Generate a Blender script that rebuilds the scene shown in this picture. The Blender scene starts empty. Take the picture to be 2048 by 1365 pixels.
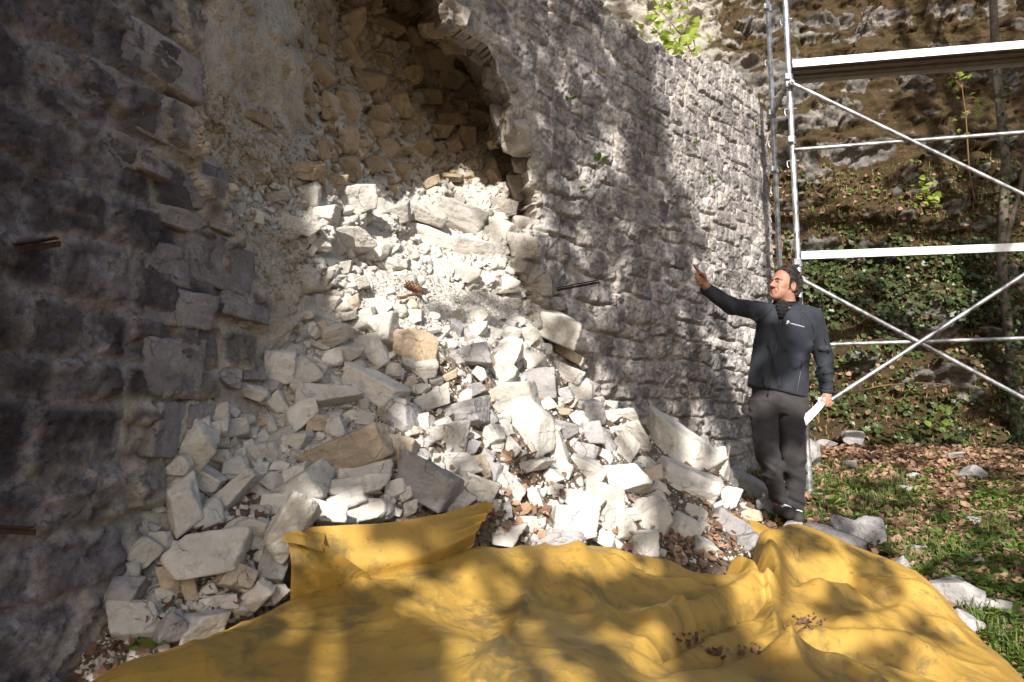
import bpy, bmesh, math, random
import numpy as np
from mathutils import Vector, Matrix
from mathutils.bvhtree import BVHTree
C = bpy.context.scene
R = math.radians
rng = np.random.default_rng(7)
random.seed(7)

# ------------------------------------------------------------------ camera, sky, sun
F = 1365.33; HOR = 840.0; CAMZ = 0.75
PITCH = math.atan((HOR-682.5)/F)
cam = bpy.data.cameras.new('camera'); camo = bpy.data.objects.new('camera', cam)
C.collection.objects.link(camo); C.camera = camo
camo.location = (0, 0, CAMZ); camo.rotation_euler = (R(90)+PITCH, 0, 0)
cam.lens = 24; cam.sensor_width = 36; cam.clip_start = .05; cam.clip_end = 500
cam.dof.use_dof = True; cam.dof.focus_distance = 4.2; cam.dof.aperture_fstop = 9
TO_SUN = Vector((-.13, -.83, .52)).normalized()
SUN_EL = math.asin(TO_SUN.z); SUN_AZ = math.atan2(TO_SUN.x, TO_SUN.y)
w = bpy.data.worlds.new('World'); C.world = w; w.use_nodes = True
wn = w.node_tree.nodes; sky = wn.new('ShaderNodeTexSky'); sky.sky_type = 'NISHITA'; sky.sun_disc = False
sky.sun_elevation = SUN_EL; sky.sun_rotation = SUN_AZ; sky.air_density = 1.0; sky.dust_density = 2.0
w.node_tree.links.new(sky.outputs[0], wn['Background'].inputs[0]); wn['Background'].inputs[1].default_value = .10
sl = bpy.data.lights.new('sun', 'SUN'); so = bpy.data.objects.new('sun', sl); C.collection.objects.link(so)
sl.energy = 5.0; sl.angle = R(.53); sl.color = (1, .96, .90)
so.rotation_euler = (-TO_SUN).to_track_quat('-Z', 'Y').to_euler(); so.location = (0, -6, 9)
C.view_settings.view_transform = 'Standard'; C.view_settings.look = 'None'
C.view_settings.exposure = .85; C.view_settings.gamma = 1

# ------------------------------------------------------------------ helpers
cp, sp_ = math.cos(PITCH), math.sin(PITCH)
def ray(px, py):                                     # direction of the view ray through a photo pixel
    x = (np.asarray(px, float)-1024)/F; y = (682.5-np.asarray(py, float))/F
    return np.stack([x, cp-y*sp_, sp_+y*cp], -1)
def at(px, py, Y):                                   # point on that ray at world depth Y
    d = ray(px, py); return d*(np.asarray(Y, float)/d[..., 1])[..., None]+np.array([0, 0, CAMZ])
def topx(p):
    p = np.asarray(p, float)-np.array([0, 0, CAMZ]); z = p[..., 1]*cp+p[..., 2]*sp_; y = -p[..., 1]*sp_+p[..., 2]*cp
    return 1024+F*p[..., 0]/z, 682.5-F*y/z
def _h(ix, iy, iz, s):
    n = (ix.astype(np.int64)*374761393+iy.astype(np.int64)*668265263+iz.astype(np.int64)*2147483647+s*1274126177) & 0xffffffff
    n = ((n ^ (n >> 13))*1274126177) & 0xffffffff
    n = ((n ^ (n >> 16))*2246822519) & 0xffffffff
    return ((n ^ (n >> 15)) & 0xffffff)/float(0xffffff)
def vnoise(x, y, z=None, seed=0):                    # value noise in [-1, 1]
    x = np.asarray(x, float); y = np.asarray(y, float); z = np.zeros_like(x) if z is None else np.asarray(z, float)
    ix, iy, iz = np.floor(x), np.floor(y), np.floor(z); fx, fy, fz = x-ix, y-iy, z-iz
    ix, iy, iz = ix.astype(np.int64), iy.astype(np.int64), iz.astype(np.int64)
    ux, uy, uz = [f*f*f*(f*(f*6-15)+10) for f in (fx, fy, fz)]
    def g(a, b, c): return _h(ix+a, iy+b, iz+c, seed)
    x0 = (g(0,0,0)*(1-ux)+g(1,0,0)*ux)*(1-uy)+(g(0,1,0)*(1-ux)+g(1,1,0)*ux)*uy
    if not fz.any(): return x0*2-1
    x1 = (g(0,0,1)*(1-ux)+g(1,0,1)*ux)*(1-uy)+(g(0,1,1)*(1-ux)+g(1,1,1)*ux)*uy
    return (x0*(1-uz)+x1*uz)*2-1
def fbm(x, y, z=None, o=4, seed=0, gain=.5):
    s = 0; a = 1; t = 0
    for k in range(o):
        f = 2.03**k
        s = s+a*vnoise(x*f+k*17.3, y*f-k*9.1, None if z is None else z*f+k*5.7, seed+k); t += a; a *= gain
    return s/t
def ridged(x, y, z=None, o=4, seed=0):
    s = 0; a = 1; t = 0
    for k in range(o):
        f = 2.1**k; s = s+a*(1-np.abs(vnoise(x*f+k*7.7, y*f+k*3.1, None if z is None else z*f, seed+k))*2); t += a; a *= .5
    return s/t
def worley(x, y, seed=0, jit=.9):                    # F1, F2, id
    ix, iy = np.floor(x).astype(np.int64), np.floor(y).astype(np.int64); z0 = np.zeros_like(ix)
    f1 = np.full(x.shape, 9.); f2 = f1.copy(); idd = np.zeros(x.shape)
    for a in (-1, 0, 1):
        for b in (-1, 0, 1):
            cx = ix+a; cy = iy+b
            qx = cx+.5+jit*(_h(cx, cy, z0, seed)-.5); qy = cy+.5+jit*(_h(cx, cy, z0, seed+1)-.5)
            d = np.hypot(x-qx, y-qy); n = d < f1
            f2 = np.where(n, f1, np.minimum(f2, d)); idd = np.where(n, _h(cx, cy, z0, seed+2), idd); f1 = np.where(n, d, f1)
    return f1, f2, idd
def facet(x, y, seed=0):                             # broken planar facets, about [-1, 1]
    ix, iy = np.floor(x).astype(np.int64), np.floor(y).astype(np.int64); z0 = np.zeros_like(ix); f1 = np.full(x.shape, 9.); h = np.zeros(x.shape)
    for a in (-1, 0, 1):
        for b in (-1, 0, 1):
            cx = ix+a; cy = iy+b; dx = x-cx-.5-.95*(_h(cx, cy, z0, seed)-.5); dy = y-cy-.5-.95*(_h(cx, cy, z0, seed+1)-.5); d = np.hypot(dx, dy); n = d < f1
            v = (_h(cx, cy, z0, seed+2)-.5)+1.6*dx*(_h(cx, cy, z0, seed+3)-.5)+1.6*dy*(_h(cx, cy, z0, seed+4)-.5)
            h = np.where(n, v, h); f1 = np.where(n, d, f1)
    return h*1.4
def sst(a, b, x):
    t = np.clip((x-a)/(b-a), 0, 1); return t*t*(3-2*t)
def in_poly(poly, x, y):
    poly = np.asarray(poly, float); ins = np.zeros(np.shape(x), bool); n = len(poly)
    for i in range(n):
        x0, y0 = poly[i]; x1, y1 = poly[(i+1) % n]
        if y0 == y1: continue
        c = ((y0 > y) != (y1 > y)) & (x < (x1-x0)*(y-y0)/(y1-y0)+x0); ins ^= c
    return ins
def seg_dist(line, x, y, closed=False):
    line = np.asarray(line, float); n = len(line); d = np.full(np.shape(x), 1e9)
    for i in range(n if closed else n-1):
        a = line[i]; b = line[(i+1) % n]; v = b-a; L = max(v@v, 1e-12)
        t = np.clip(((x-a[0])*v[0]+(y-a[1])*v[1])/L, 0, 1)
        d = np.minimum(d, np.hypot(x-a[0]-t*v[0], y-a[1]-t*v[1]))
    return d
class RBF:                                           # smooth surface through scattered points
    def __init__(s, xy, z, lam=1e-3):
        s.p = np.asarray(xy, float); n = len(s.p); d = np.sqrt(((s.p[:, None]-s.p[None])**2).sum(-1)+.006)
        A = np.zeros((n+3, n+3)); A[:n, :n] = d+lam*-np.eye(n); A[:n, n] = 1; A[:n, n+1:] = s.p; A[n, :n] = 1; A[n+1:, :n] = s.p.T
        s.w = np.linalg.solve(A, np.r_[np.asarray(z, float), 0, 0, 0])
    def __call__(s, x, y):
        sh = np.shape(x); x = np.ravel(x); y = np.ravel(y); out = np.empty(len(x))
        for k in range(0, len(x), 20000):
            xx, yy = x[k:k+20000], y[k:k+20000]
            d = np.sqrt((xx[:, None]-s.p[None, :, 0])**2+(yy[:, None]-s.p[None, :, 1])**2+.006)
            out[k:k+20000] = d@s.w[:-3]+s.w[-3]+xx*s.w[-2]+yy*s.w[-1]
        return out.reshape(sh)

def mesh(name, V, Fc, mats=None, smooth=True, attrs=None, mi=None):
    V = np.ascontiguousarray(V, np.float32).reshape(-1, 3); me = bpy.data.meshes.new(name)
    if isinstance(Fc, np.ndarray):
        Fc = np.ascontiguousarray(Fc, np.int32); k = Fc.shape[1]; n = len(Fc)
        me.vertices.add(len(V)); me.vertices.foreach_set('co', V.ravel())
        me.loops.add(n*k); me.loops.foreach_set('vertex_index', Fc.ravel())
        me.polygons.add(n); me.polygons.foreach_set('loop_start', np.arange(0, n*k, k, dtype=np.int32))
        me.polygons.foreach_set('loop_total', np.full(n, k, np.int32))
    else:
        me.from_pydata(V.tolist(), [], [list(f) for f in Fc])
    me.update(calc_edges=True)
    for m in ([mats] if isinstance(mats, bpy.types.Material) else (mats or [])): me.materials.append(m)
    if mi is not None: me.polygons.foreach_set('material_index', np.asarray(mi, np.int32))
    me.polygons.foreach_set('use_smooth', np.full(len(me.polygons), bool(smooth)))
    for a, v in (attrs or {}).items():
        me.attributes.new(a, 'FLOAT', 'POINT').data.foreach_set('value', np.asarray(v, np.float32).ravel())
    me.validate(clean_customdata=False); return me
def obj(name, me, parent=None, loc=None):
    o = bpy.data.objects.new(name, me); C.collection.objects.link(o)
    if parent is not None: o.parent = parent
    if loc is not None: o.location = loc
    return o
def tag(o, label, cat, group=None):
    o['label'] = label; o['category'] = cat
    if group: o['group'] = group
    return o
def thing(name, label, cat, loc=(0, 0, 0), group=None):
    o = bpy.data.objects.new(name, None); C.collection.objects.link(o); o.location = loc; o.empty_display_size = .1
    return tag(o, label, cat, group)
def grid_faces(nx, ny):
    i = np.arange((nx-1)*(ny-1)); a = (i // (ny-1))*ny+i % (ny-1)
    return np.stack([a, a+ny, a+ny+1, a+1], 1)
class Bag:                                           # collects shapes into one mesh
    def __init__(s): s.v = []; s.f = []; s.n = 0
    def add(s, V, Fc):
        V = np.asarray(V, float); s.v.append(V); s.f += [tuple(int(i)+s.n for i in f) for f in Fc]; s.n += len(V)
    def box(s, c, size, rot=None):
        c = np.asarray(c, float); h = np.asarray(size, float)/2
        V = np.array([[x, y, z] for x in (-1, 1) for y in (-1, 1) for z in (-1, 1)])*h
        if rot is not None: V = V@np.asarray(rot).T
        s.add(V+c, [(0,1,3,2), (4,6,7,5), (0,4,5,1), (2,3,7,6), (0,2,6,4), (1,5,7,3)])
    def tube(s, pts, r, n=12, cap=True):
        P = [Vector(p) for p in pts]; rr = r if hasattr(r, '__len__') else [r]*len(P); V = []; ref = None
        for i, p in enumerate(P):
            t = (P[min(i+1, len(P)-1)]-P[max(i-1, 0)]).normalized()
            if ref is None: ref = t.orthogonal().normalized()
            ref = (ref-t*ref.dot(t)).normalized(); b = t.cross(ref)
            V += [tuple(p+(ref*math.cos(6.28318*k/n)+b*math.sin(6.28318*k/n))*rr[i]) for k in range(n)]
        Fc = [(i*n+k, i*n+(k+1) % n, (i+1)*n+(k+1) % n, (i+1)*n+k) for i in range(len(P)-1) for k in range(n)]
        if cap: Fc += [tuple(range(n-1, -1, -1)), tuple((len(P)-1)*n+k for k in range(n))]
        s.add(V, Fc)
    def build(s, name, mat, parent=None, smooth=True, loc=None):
        V = np.concatenate(s.v)
        if loc is not None: V = V-np.asarray(loc)
        me = mesh(name, V, s.f, mat, smooth)
        if smooth:
            bm = bmesh.new(); bm.from_mesh(me)
            for e in bm.edges:
                if len(e.link_faces) == 2 and e.calc_face_angle(0) > .7: e.smooth = False
            bm.to_mesh(me); bm.free()
        return obj(name, me, parent, None if parent is not None else loc)

# ------------------------------------------------------------------ materials
class NT:
    def __init__(s, name, rough=.9, spec=.25):
        s.m = bpy.data.materials.new(name); s.m.use_nodes = True; s.t = s.m.node_tree; s.b = s.t.nodes['Principled BSDF']
        s.b.inputs['Roughness'].default_value = rough; s.b.inputs['Specular IOR Level'].default_value = spec
        s.co = s.t.nodes.new('ShaderNodeTexCoord').outputs['Object']
    def nd(s, t): return s.t.nodes.new('ShaderNode'+t)
    def put(s, sock, v):
        if isinstance(v, bpy.types.NodeSocket): s.t.links.new(v, sock)
        elif v is not None: sock.default_value = (*v, 1) if isinstance(v, tuple) and len(v) == 3 and sock.type == 'RGBA' else v
    def noise(s, sc, det=4, ro=.55, dist=0., vec=None):
        n = s.nd('TexNoise'); s.put(n.inputs['Vector'], vec or s.co); n.inputs['Scale'].default_value = sc
        n.inputs['Detail'].default_value = det; n.inputs['Roughness'].default_value = ro; n.inputs['Distortion'].default_value = dist; return n.outputs[0]
    def vor(s, sc, feat='F1', vec=None, out=0):
        n = s.nd('TexVoronoi'); n.feature = feat; s.put(n.inputs['Vector'], vec or s.co); n.inputs['Scale'].default_value = sc; return n.outputs[out]
    def ramp(s, f, *st):
        n = s.nd('ValToRGB'); e = n.color_ramp.elements
        while len(e) < len(st): e.new(.5)
        for k, (p, c) in enumerate(st): e[k].position = p; e[k].color = (*c, 1) if isinstance(c, tuple) else (c, c, c, 1)
        s.put(n.inputs[0], f); return n.outputs[0]
    def mix(s, f, a, b, mode='MIX'):
        n = s.nd('MixRGB'); n.blend_type = mode; s.put(n.inputs[0], f); s.put(n.inputs[1], a); s.put(n.inputs[2], b); return n.outputs[0]
    def math(s, op, a, b=0.):
        n = s.nd('Math'); n.operation = op; s.put(n.inputs[0], a); s.put(n.inputs[1], b); return n.outputs[0]
    def attr(s, a): n = s.nd('Attribute'); n.attribute_name = a; return n.outputs['Fac']
    def objrand(s): return s.nd('ObjectInfo').outputs['Random']
    def island(s): return s.nd('NewGeometry').outputs['Random Per Island']
    def offset(s, r):                                # object coords shifted by a random number
        n = s.nd('VectorMath'); n.operation = 'ADD'; s.put(n.inputs[0], s.co)
        c = s.nd('CombineXYZ')
        for k, f in enumerate((37., 91., 53.)): s.put(c.inputs[k], s.math('MULTIPLY', r, f))
        s.put(n.inputs[1], c.outputs[0]); s.co = n.outputs[0]
    def bump(s, hgt, strg=.5, dist=.01):
        n = s.nd('Bump'); n.inputs['Strength'].default_value = strg; n.inputs['Distance'].default_value = dist
        s.put(n.inputs['Height'], hgt)
        if s.b.inputs['Normal'].is_linked: s.put(n.inputs['Normal'], s.b.inputs['Normal'].links[0].from_socket)
        s.put(s.b.inputs['Normal'], n.outputs[0])
    def warp(s, sc, amt):                             # object coords shaken by noise
        nz = s.nd('TexNoise'); nz.inputs['Scale'].default_value = sc; nz.inputs['Detail'].default_value = 4; s.put(nz.inputs['Vector'], s.co)
        m = s.nd('VectorMath'); m.operation = 'SCALE'; s.put(m.inputs[0], nz.outputs[1]); m.inputs[3].default_value = amt
        a = s.nd('VectorMath'); a.operation = 'ADD'; s.put(a.inputs[0], s.co); s.put(a.inputs[1], m.outputs[0]); return a.outputs[0]
    def col(s, c): s.put(s.b.inputs['Base Color'], c); return s.m
def hsv(s, c, v):
    n = s.nd('HueSaturation'); s.put(n.inputs['Value'], v); s.put(n.inputs['Color'], c); return n.outputs[0]

def limestone(name, base, dark, stain, stain_amt=.45, bump=.6, isl=False):
    n = NT(name, .92, .2); r = n.island() if isl else n.objrand(); n.offset(r)
    c = n.mix(n.ramp(n.noise(7, 5, .62), (.35, 0.), (.7, 1.)), base, dark)
    c = n.mix(n.ramp(n.noise(3.2, 3, .5, .4), (1-stain_amt, 0.), (1.0, 1.)), c, stain)
    c = n.mix(n.ramp(n.noise(60, 4, .7), (.42, .35), (.6, 0.)), c, dark)
    c = hsv(n, c, n.math('ADD', n.math('MULTIPLY', r, .35), .82))
    if not isl:
        wv = n.nd('VectorMath'); wv.operation = 'ADD'; nz = n.nd('TexNoise'); nz.inputs['Scale'].default_value = 9; nz.inputs['Detail'].default_value = 5; n.put(nz.inputs['Vector'], n.co); sc = n.nd('VectorMath'); sc.operation = 'SCALE'; n.put(sc.inputs[0], nz.outputs[1]); sc.inputs[3].default_value = .12
        n.put(wv.inputs[0], n.co); n.put(wv.inputs[1], sc.outputs[0]); cr = n.ramp(n.vor(6.5, 'DISTANCE_TO_EDGE', wv.outputs[0]), (.0, 1.), (.016, 0.)); cr = n.math('MULTIPLY', cr, n.ramp(n.noise(5, 3, .6), (.48, 0.), (.6, 1.)))
        c = n.mix(n.math('MULTIPLY', cr, .75), c, tuple(x*.38 for x in dark)); n.bump(n.math('SUBTRACT', 1., cr), .6, .008)
    c = n.mix(n.ramp(n.noise(16, 7, .72, .3), (.53, 0.), (.66, .65)), c, tuple(x*.62 for x in dark))
    n.bump(n.noise(22, 8, .68), bump*1.3, .02); n.bump(n.vor(55, 'F1'), bump*.4, .005)
    return n.col(c)
M = {}
M['lime'] = limestone('pale_limestone', (.62, .575, .505), (.42, .39, .35), (.50, .40, .27), .34)
M['lime_grey'] = limestone('grey_limestone', (.40, .375, .36), (.25, .235, .235), (.42, .36, .29), .35)
M['lime_tan'] = limestone('tan_stained_limestone', (.56, .48, .37), (.34, .28, .22), (.46, .29, .13), .62)
M['gravel'] = limestone('limestone_gravel', (.56, .525, .475), (.39, .365, .33), (.45, .36, .26), .3, .4, True)
M['core_stone'] = limestone('core_limestone', (.43, .345, .24), (.27, .21, .14), (.36, .23, .11), .5)
M['block'] = limestone('weathered_block', (.36, .33, .325), (.18, .16, .165), (.44, .40, .36), .45, .9)
M['pebble'] = limestone('mortar_pebbles', (.44, .385, .31), (.25, .21, .165), (.36, .28, .19), .4, .4, True)
M['dark_rock'] = limestone('dark_grey_rock', (.17, .16, .155), (.10, .095, .095), (.20, .17, .14), .3)
M['jamb'] = limestone('weathered_edge_stone', (.44, .385, .315), (.22, .205, .195), (.40, .31, .20), .4)

def wall_mat(name, stone_a, stone_b, mortar, lichen, lam, bump=.9):
    n = NT(name, .95, .15); st = n.attr('stone'); rd = n.attr('rnd'); fr = n.attr('fresh')
    s_ = n.mix(n.ramp(n.noise(5, 6, .65, .3), (.33, 0.), (.68, 1.)), stone_a, stone_b)
    s_ = hsv(n, s_, n.math('ADD', n.math('MULTIPLY', rd, .7), .62))
    m_ = n.mix(n.ramp(n.noise(30, 5, .7), (.4, 0.), (.65, 1.)), mortar, tuple(x*.62 for x in mortar))
    c = n.mix(st, m_, s_)
    c = n.mix(n.math('MULTIPLY', n.ramp(n.noise(2.3, 7, .68, .5), (.48, 0.), (.62, 1.)), lam), c, lichen)
    c = n.mix(n.math('MULTIPLY', n.ramp(n.noise(38, 5, .75), (.50, 0.), (.62, 1.)), lam), c, lichen)
    fc = n.mix(n.ramp(n.noise(9, 7, .7), (.38, 0.), (.65, 1.)), (.52, .475, .41), (.35, .30, .24))
    fc = n.mix(n.ramp(n.noise(90, 3, .7), (.36, .6), (.5, 0.)), fc, (.22, .17, .12))
    fc = n.mix(n.attr('dust_sun'), fc, n.mix(n.ramp(n.noise(12, 6, .65), (.4, 0.), (.65, 1.)), (.57, .53, .47), (.42, .38, .33)))
    c = n.mix(fr, c, fc)
    n.bump(n.noise(26, 9, .7), bump, .018); n.bump(n.noise(95, 4, .7), bump*.5, .005)
    return n.col(c)
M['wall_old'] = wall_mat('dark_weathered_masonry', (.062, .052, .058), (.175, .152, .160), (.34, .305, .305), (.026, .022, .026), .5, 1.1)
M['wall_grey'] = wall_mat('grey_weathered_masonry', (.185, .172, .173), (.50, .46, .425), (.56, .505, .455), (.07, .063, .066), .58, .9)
# ------------------------------------------------------------------ wall plan: a face curve seen from above
US = np.arange(-6, 5.6, .01)
_th = np.radians(20+22*sst(-2.05, .15, US)); k0 = int(round(6/.01))
_cx = np.cumsum(np.sin(_th))*.01; _cy = np.cumsum(np.cos(_th))*.01
CX = _cx-_cx[k0]+.02; CY = _cy-_cy[k0]+4.04; NX = np.cos(_th); NY = -np.sin(_th)
def wallpt(u, v, h):                                 # u along the wall, v height, h out of the face
    return np.stack([np.interp(u, US, CX)+np.interp(u, US, NX)*h, np.interp(u, US, CY)+np.interp(u, US, NY)*h, v*np.ones_like(u)], -1)
HOL = np.array([-.13, 0, -.10])                      # the breach is hollowed out away from the viewer's side, leaning left and down
def hollow(p, dep):
    d = p-np.array([0, 0, CAMZ]); d = d/np.linalg.norm(d, axis=-1, keepdims=True)+HOL
    return p+d/np.linalg.norm(d, axis=-1, keepdims=True)*np.asarray(dep)[..., None]
def px2uv(px, py, dep=0.):                           # photo pixel -> (u, v) of the surface hollowed dep deep
    px = np.atleast_1d(np.asarray(px, float)); py = np.atleast_1d(np.asarray(py, float)); dep = np.broadcast_to(np.asarray(dep, float), px.shape); qx, qy = px.copy(), py.copy(); g = CY > .3
    for it in range(4):
        d = ray(qx, qy); u = np.interp(d[:, 0]/d[:, 1], (CX/CY)[g], US[g]); Y = np.interp(u, US, CY); v = CAMZ+d[:, 2]*Y/d[:, 1]
        if not dep.any(): break
        ax, ay = topx(hollow(wallpt(u, v, 0*u), dep)); qx += px-ax; qy += py-ay
    return np.stack([u, v], 1)
def face_y(x, y):                                    # depth of the face on the plan ray through (x, y)
    g = CY > .3; return np.interp(x/np.maximum(y, .2), (CX/CY)[g], CY[g])
def ground_z(x, y): return .17*(np.clip(y, -2.5, 6.6)-4.95)+.10*np.clip(y-6.6, 0, 3)+.02*fbm(x*.9, y*.9, seed=5, o=3)

BREACH = [(520,-215),(440,-190),(415,-100),(410,0),(402,150),(384,290),(430,350),(462,425),(478,470),(532,555),(540,600),(505,690),(435,780),(385,830),(330,900),(300,1100),
          (700,1250),(1060,900),(1078,690),(1070,610),(1036,525),(1042,450),(1062,380),(1066,290),(1004,262),(1018,190),(965,95),(893,42),(884,-60),(868,-150),(770,-220),(620,-235)]
b_uv = px2uv([p[0] for p in BREACH], [p[1] for p in BREACH])
DEPTH = [(420,100,.03),(500,100,.14),(570,60,.2),(595,110,.24),(625,100,.85),(560,250,.28),(612,240,.55),(480,250,.16),(440,330,.1),(540,330,.22),(620,330,.4),(700,300,.75),
         (800,250,1.1),(900,200,1.3),(800,100,1.3),(700,50,1.2),(850,30,1.35),(940,130,1.2),(960,200,1.15),(985,280,1.0),(900,340,.95),(800,360,.8),(720,400,.5),(640,420,.3),(560,430,.18),(490,440,.1),
         (600,500,.12),(700,500,.3),(800,480,.42),(900,430,.6),(980,420,.5),(1000,500,.2),(900,520,.3),(800,560,.18),(700,580,.08),(600,600,.06),(520,650,.04),(470,760,.03),
         (830,700,.0),(600,800,.0),(1000,700,.0),(640,-100,1.1),(520,-60,.2),(450,-150,.05),(750,-200,1.2),(540,-300,.35)]
d_uv = px2uv([p[0] for p in DEPTH], [p[1] for p in DEPTH], [p[2] for p in DEPTH])
DEP = RBF(d_uv, [p[2] for p in DEPTH], 1e-3)

def masonry(u, v, seed, hr, wr, warp, step=0.):
    g = np.random.default_rng(seed)
    uu = u+warp*fbm(u*3.1, v*3.1, seed=seed, o=3); vv = v+warp*fbm(u*2.3+9, v*3.7, seed=seed+5, o=3)
    if step: ck = np.floor(u*1.5+.5*fbm(u*1.1, v*2.2, seed=seed+8, o=2)+.35*fbm(v*1.3, v*0+4, seed=seed+9, o=2)).astype(np.int64); vv = vv+step*(_h(ck, np.floor(v*1.1+_h(ck, ck*0, ck*0, 3)).astype(np.int64), ck*0, seed)-.5)
    rows = [-1.2]
    while rows[-1] < 5.5: rows.append(rows[-1]+g.uniform(*hr))
    rows = np.array(rows); r = np.clip(np.searchsorted(rows, vv)-1, 0, len(rows)-2)
    d = np.zeros(u.shape); rnd = np.zeros(u.shape); uc = np.zeros(u.shape); tl = np.zeros(u.shape); tv = np.zeros(u.shape)
    for k in range(len(rows)-1):
        m = r == k
        if not m.any(): continue
        hh = rows[k+1]-rows[k]; bs = [-5.+g.uniform(0, .3)]
        while bs[-1] < 5.6: bs.append(bs[-1]+hh*g.uniform(*wr))
        bs = np.array(bs); q = np.clip(np.searchsorted(bs, uu[m])-1, 0, len(bs)-2); rr = g.random((len(bs), 3))
        du = np.minimum(uu[m]-bs[q], bs[q+1]-uu[m]); dv = np.minimum(vv[m]-rows[k], rows[k+1]-vv[m])
        rad = .05*hh/.2; a = np.maximum(rad-du, 0); b = np.maximum(rad-dv, 0)
        d[m] = np.where((a > 0) & (b > 0), rad-np.hypot(a, b), np.minimum(du, dv)); rnd[m] = rr[q, 0]
        uc[m] = (bs[q]+bs[q+1])/2; tl[m] = (uu[m]-uc[m])/hh*(rr[q, 1]-.5); tv[m] = (vv[m]-(rows[k]+hh/2))/hh*(rr[q, 2]-.5)
    vc = (rows[r]+rows[r+1])/2
    return d, rnd, uc, vc, tl, tv

def build_wall(step):
    u1 = np.arange(-3.6, 4.1, step); v1 = np.arange(-.9, 4.62, step); u, v = np.meshgrid(u1, v1, indexing='ij')
    top = 3.80+.8*sst(-.3, -2.2, u)+.07*fbm(u*1.5, u*0, seed=3)+.05*vnoise(u*5, u*0+3)
    top = top+.46*sst(1.5, 3.4, u)*(.8+.2*vnoise(u*3, u*0+8))
    v = -.9+(v+.9)*((top+.9)/(4.61+.9))
    dR, rR, ucR, vcR, tR, tvR = masonry(u, v, 11, (.105, .215), (.7, 1.7), .07, .12)
    dL, rL, ucL, vcL, tL, tvL = masonry(u, v, 23, (.125, .215), (.8, 1.7), .045, .05)
    right = u > -.9
    uc = np.where(right, ucR, ucL); vc = np.where(right, vcR, vcL)
    def sdf(a, b): return seg_dist(b_uv, a, b, True)*np.where(in_poly(b_uv, a, b), 1, -1)
    e = sdf(u, v); ec = sdf(uc, vc); wt_ = np.where(right, .65-.45*sst(2.55, 2.8, v), .45); ee = (1-wt_)*e+wt_*ec+.015*fbm(u*14, v*14, seed=31)
    # face relief
    low = sst(2.9, 1.6, v)*.8+.2; near = sst(-.45, -.05, ee)
    jn = .5+.5*fbm(u*5, v*5, seed=46); jR = sst(.0, .008+.022*jn, dR); jL = sst(.0, .03, dL)
    ampR = .013+.022*low
    wx, wy = u+.05*fbm(u*7, v*7, seed=47, o=3), v+.05*fbm(u*7, v*7, seed=48, o=3)
    fR = facet(wx*8, wy*11, 49); fR2 = facet(wx*21, wy*26, 149)
    hR = ampR*jR*(.15+.9*rR)+low*(.075*tR+.05*tvR)*jR+(.006+.009*low)*fR+(.004+.006*low)*fR2+.012*fbm(u*5, v*6, seed=41, o=6, gain=.62)+.004*facet(wx*52, wy*60, 150)
    hR = hR-(.012+.034*low)*(1-sst(0, .014, dR))*sst(-.2, .25, fbm(u*3.5, v*3.5, seed=50, o=3))
    nearL = sst(-.34, -.08, ee)
    hL = (.013+.012*nearL)*jL*(.3+rL)+(.02+.022*nearL)*(tL+tvL)*jL+.02*fbm(u*3.2, v*4, seed=51, o=6, gain=.6)+(.014+.006*nearL)*facet(wx*6, wy*8, 54)+.008*facet(wx*17, wy*21, 154)+.0055*facet(wx*44, wy*48, 155)-(.006+.02*nearL)*(1-sst(0, .012, dL))*sst(-.2, .25, fbm(u*4, v*4, seed=57, o=3))
    h = np.where(right, hR, hL)
    # broken core
    dep = np.clip(DEP(u, v), 0, 1.5)*sst(.0, .012, ee)
    f1, f2, wid = worley(u*7+.4*fbm(u*5, v*5, seed=61), v*10+.4*fbm(u*5, v*5, seed=62), seed=63)
    rub = .05*sst(.0, .18, f2-f1)*(.3+wid)+.03*facet(wx*7, wy*10, 65)+.014*facet(wx*19, wy*24, 66)+.02*fbm(u*9, v*9, seed=65, o=5)
    mort = .06*fbm(u*4, v*5, seed=67, o=6, gain=.62)+.022*facet(wx*7, wy*8, 68)+.008*facet(wx*30, wy*30, 69)
    uvs = px2uv([600], [60], .2)[0]; leftm = sst(.12, -.12, u-uvs[0]-.12+(2.0-v)*.18)
    hc = (rub*(1-leftm)+mort*leftm)*sst(0, .12, ee)
    inside = ee > 0
    hh = np.where(inside, hc, h)
    P = hollow(wallpt(u, v, hh), np.where(inside, dep, 0))
    stone = np.where(right, jR*sst(-.25, .15, fbm(u*6, v*6, seed=71)+.35*low+.05), jL*sst(-.32, .12, fbm(u*6, v*6, seed=72, o=6, gain=.65)+.10))
    fresh0 = .10*nearL*np.where(right, .3, 1.)
    stone = np.where(inside, np.where(leftm > .5, 0, sst(.05, .3, f2-f1)), stone); rnd = np.where(inside, wid, np.where(right, rR, rL))
    fresh = np.where(inside, 1., (1-stone)*nearL*np.where(right, .4, .9)+fresh0+.45*sst(-.10, .0, ee)*np.where(right, 1, .6))
    dust_sun = np.where(inside, sst(2.30, 2.0, v+.12*fbm(u*4, v*4, seed=75))*sst(-1.75, -1.2, u), 0)  # painted paler low in the breach, standing in for bright sun
    return u, v, P, inside, stone, rnd, fresh, dust_sun

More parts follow.
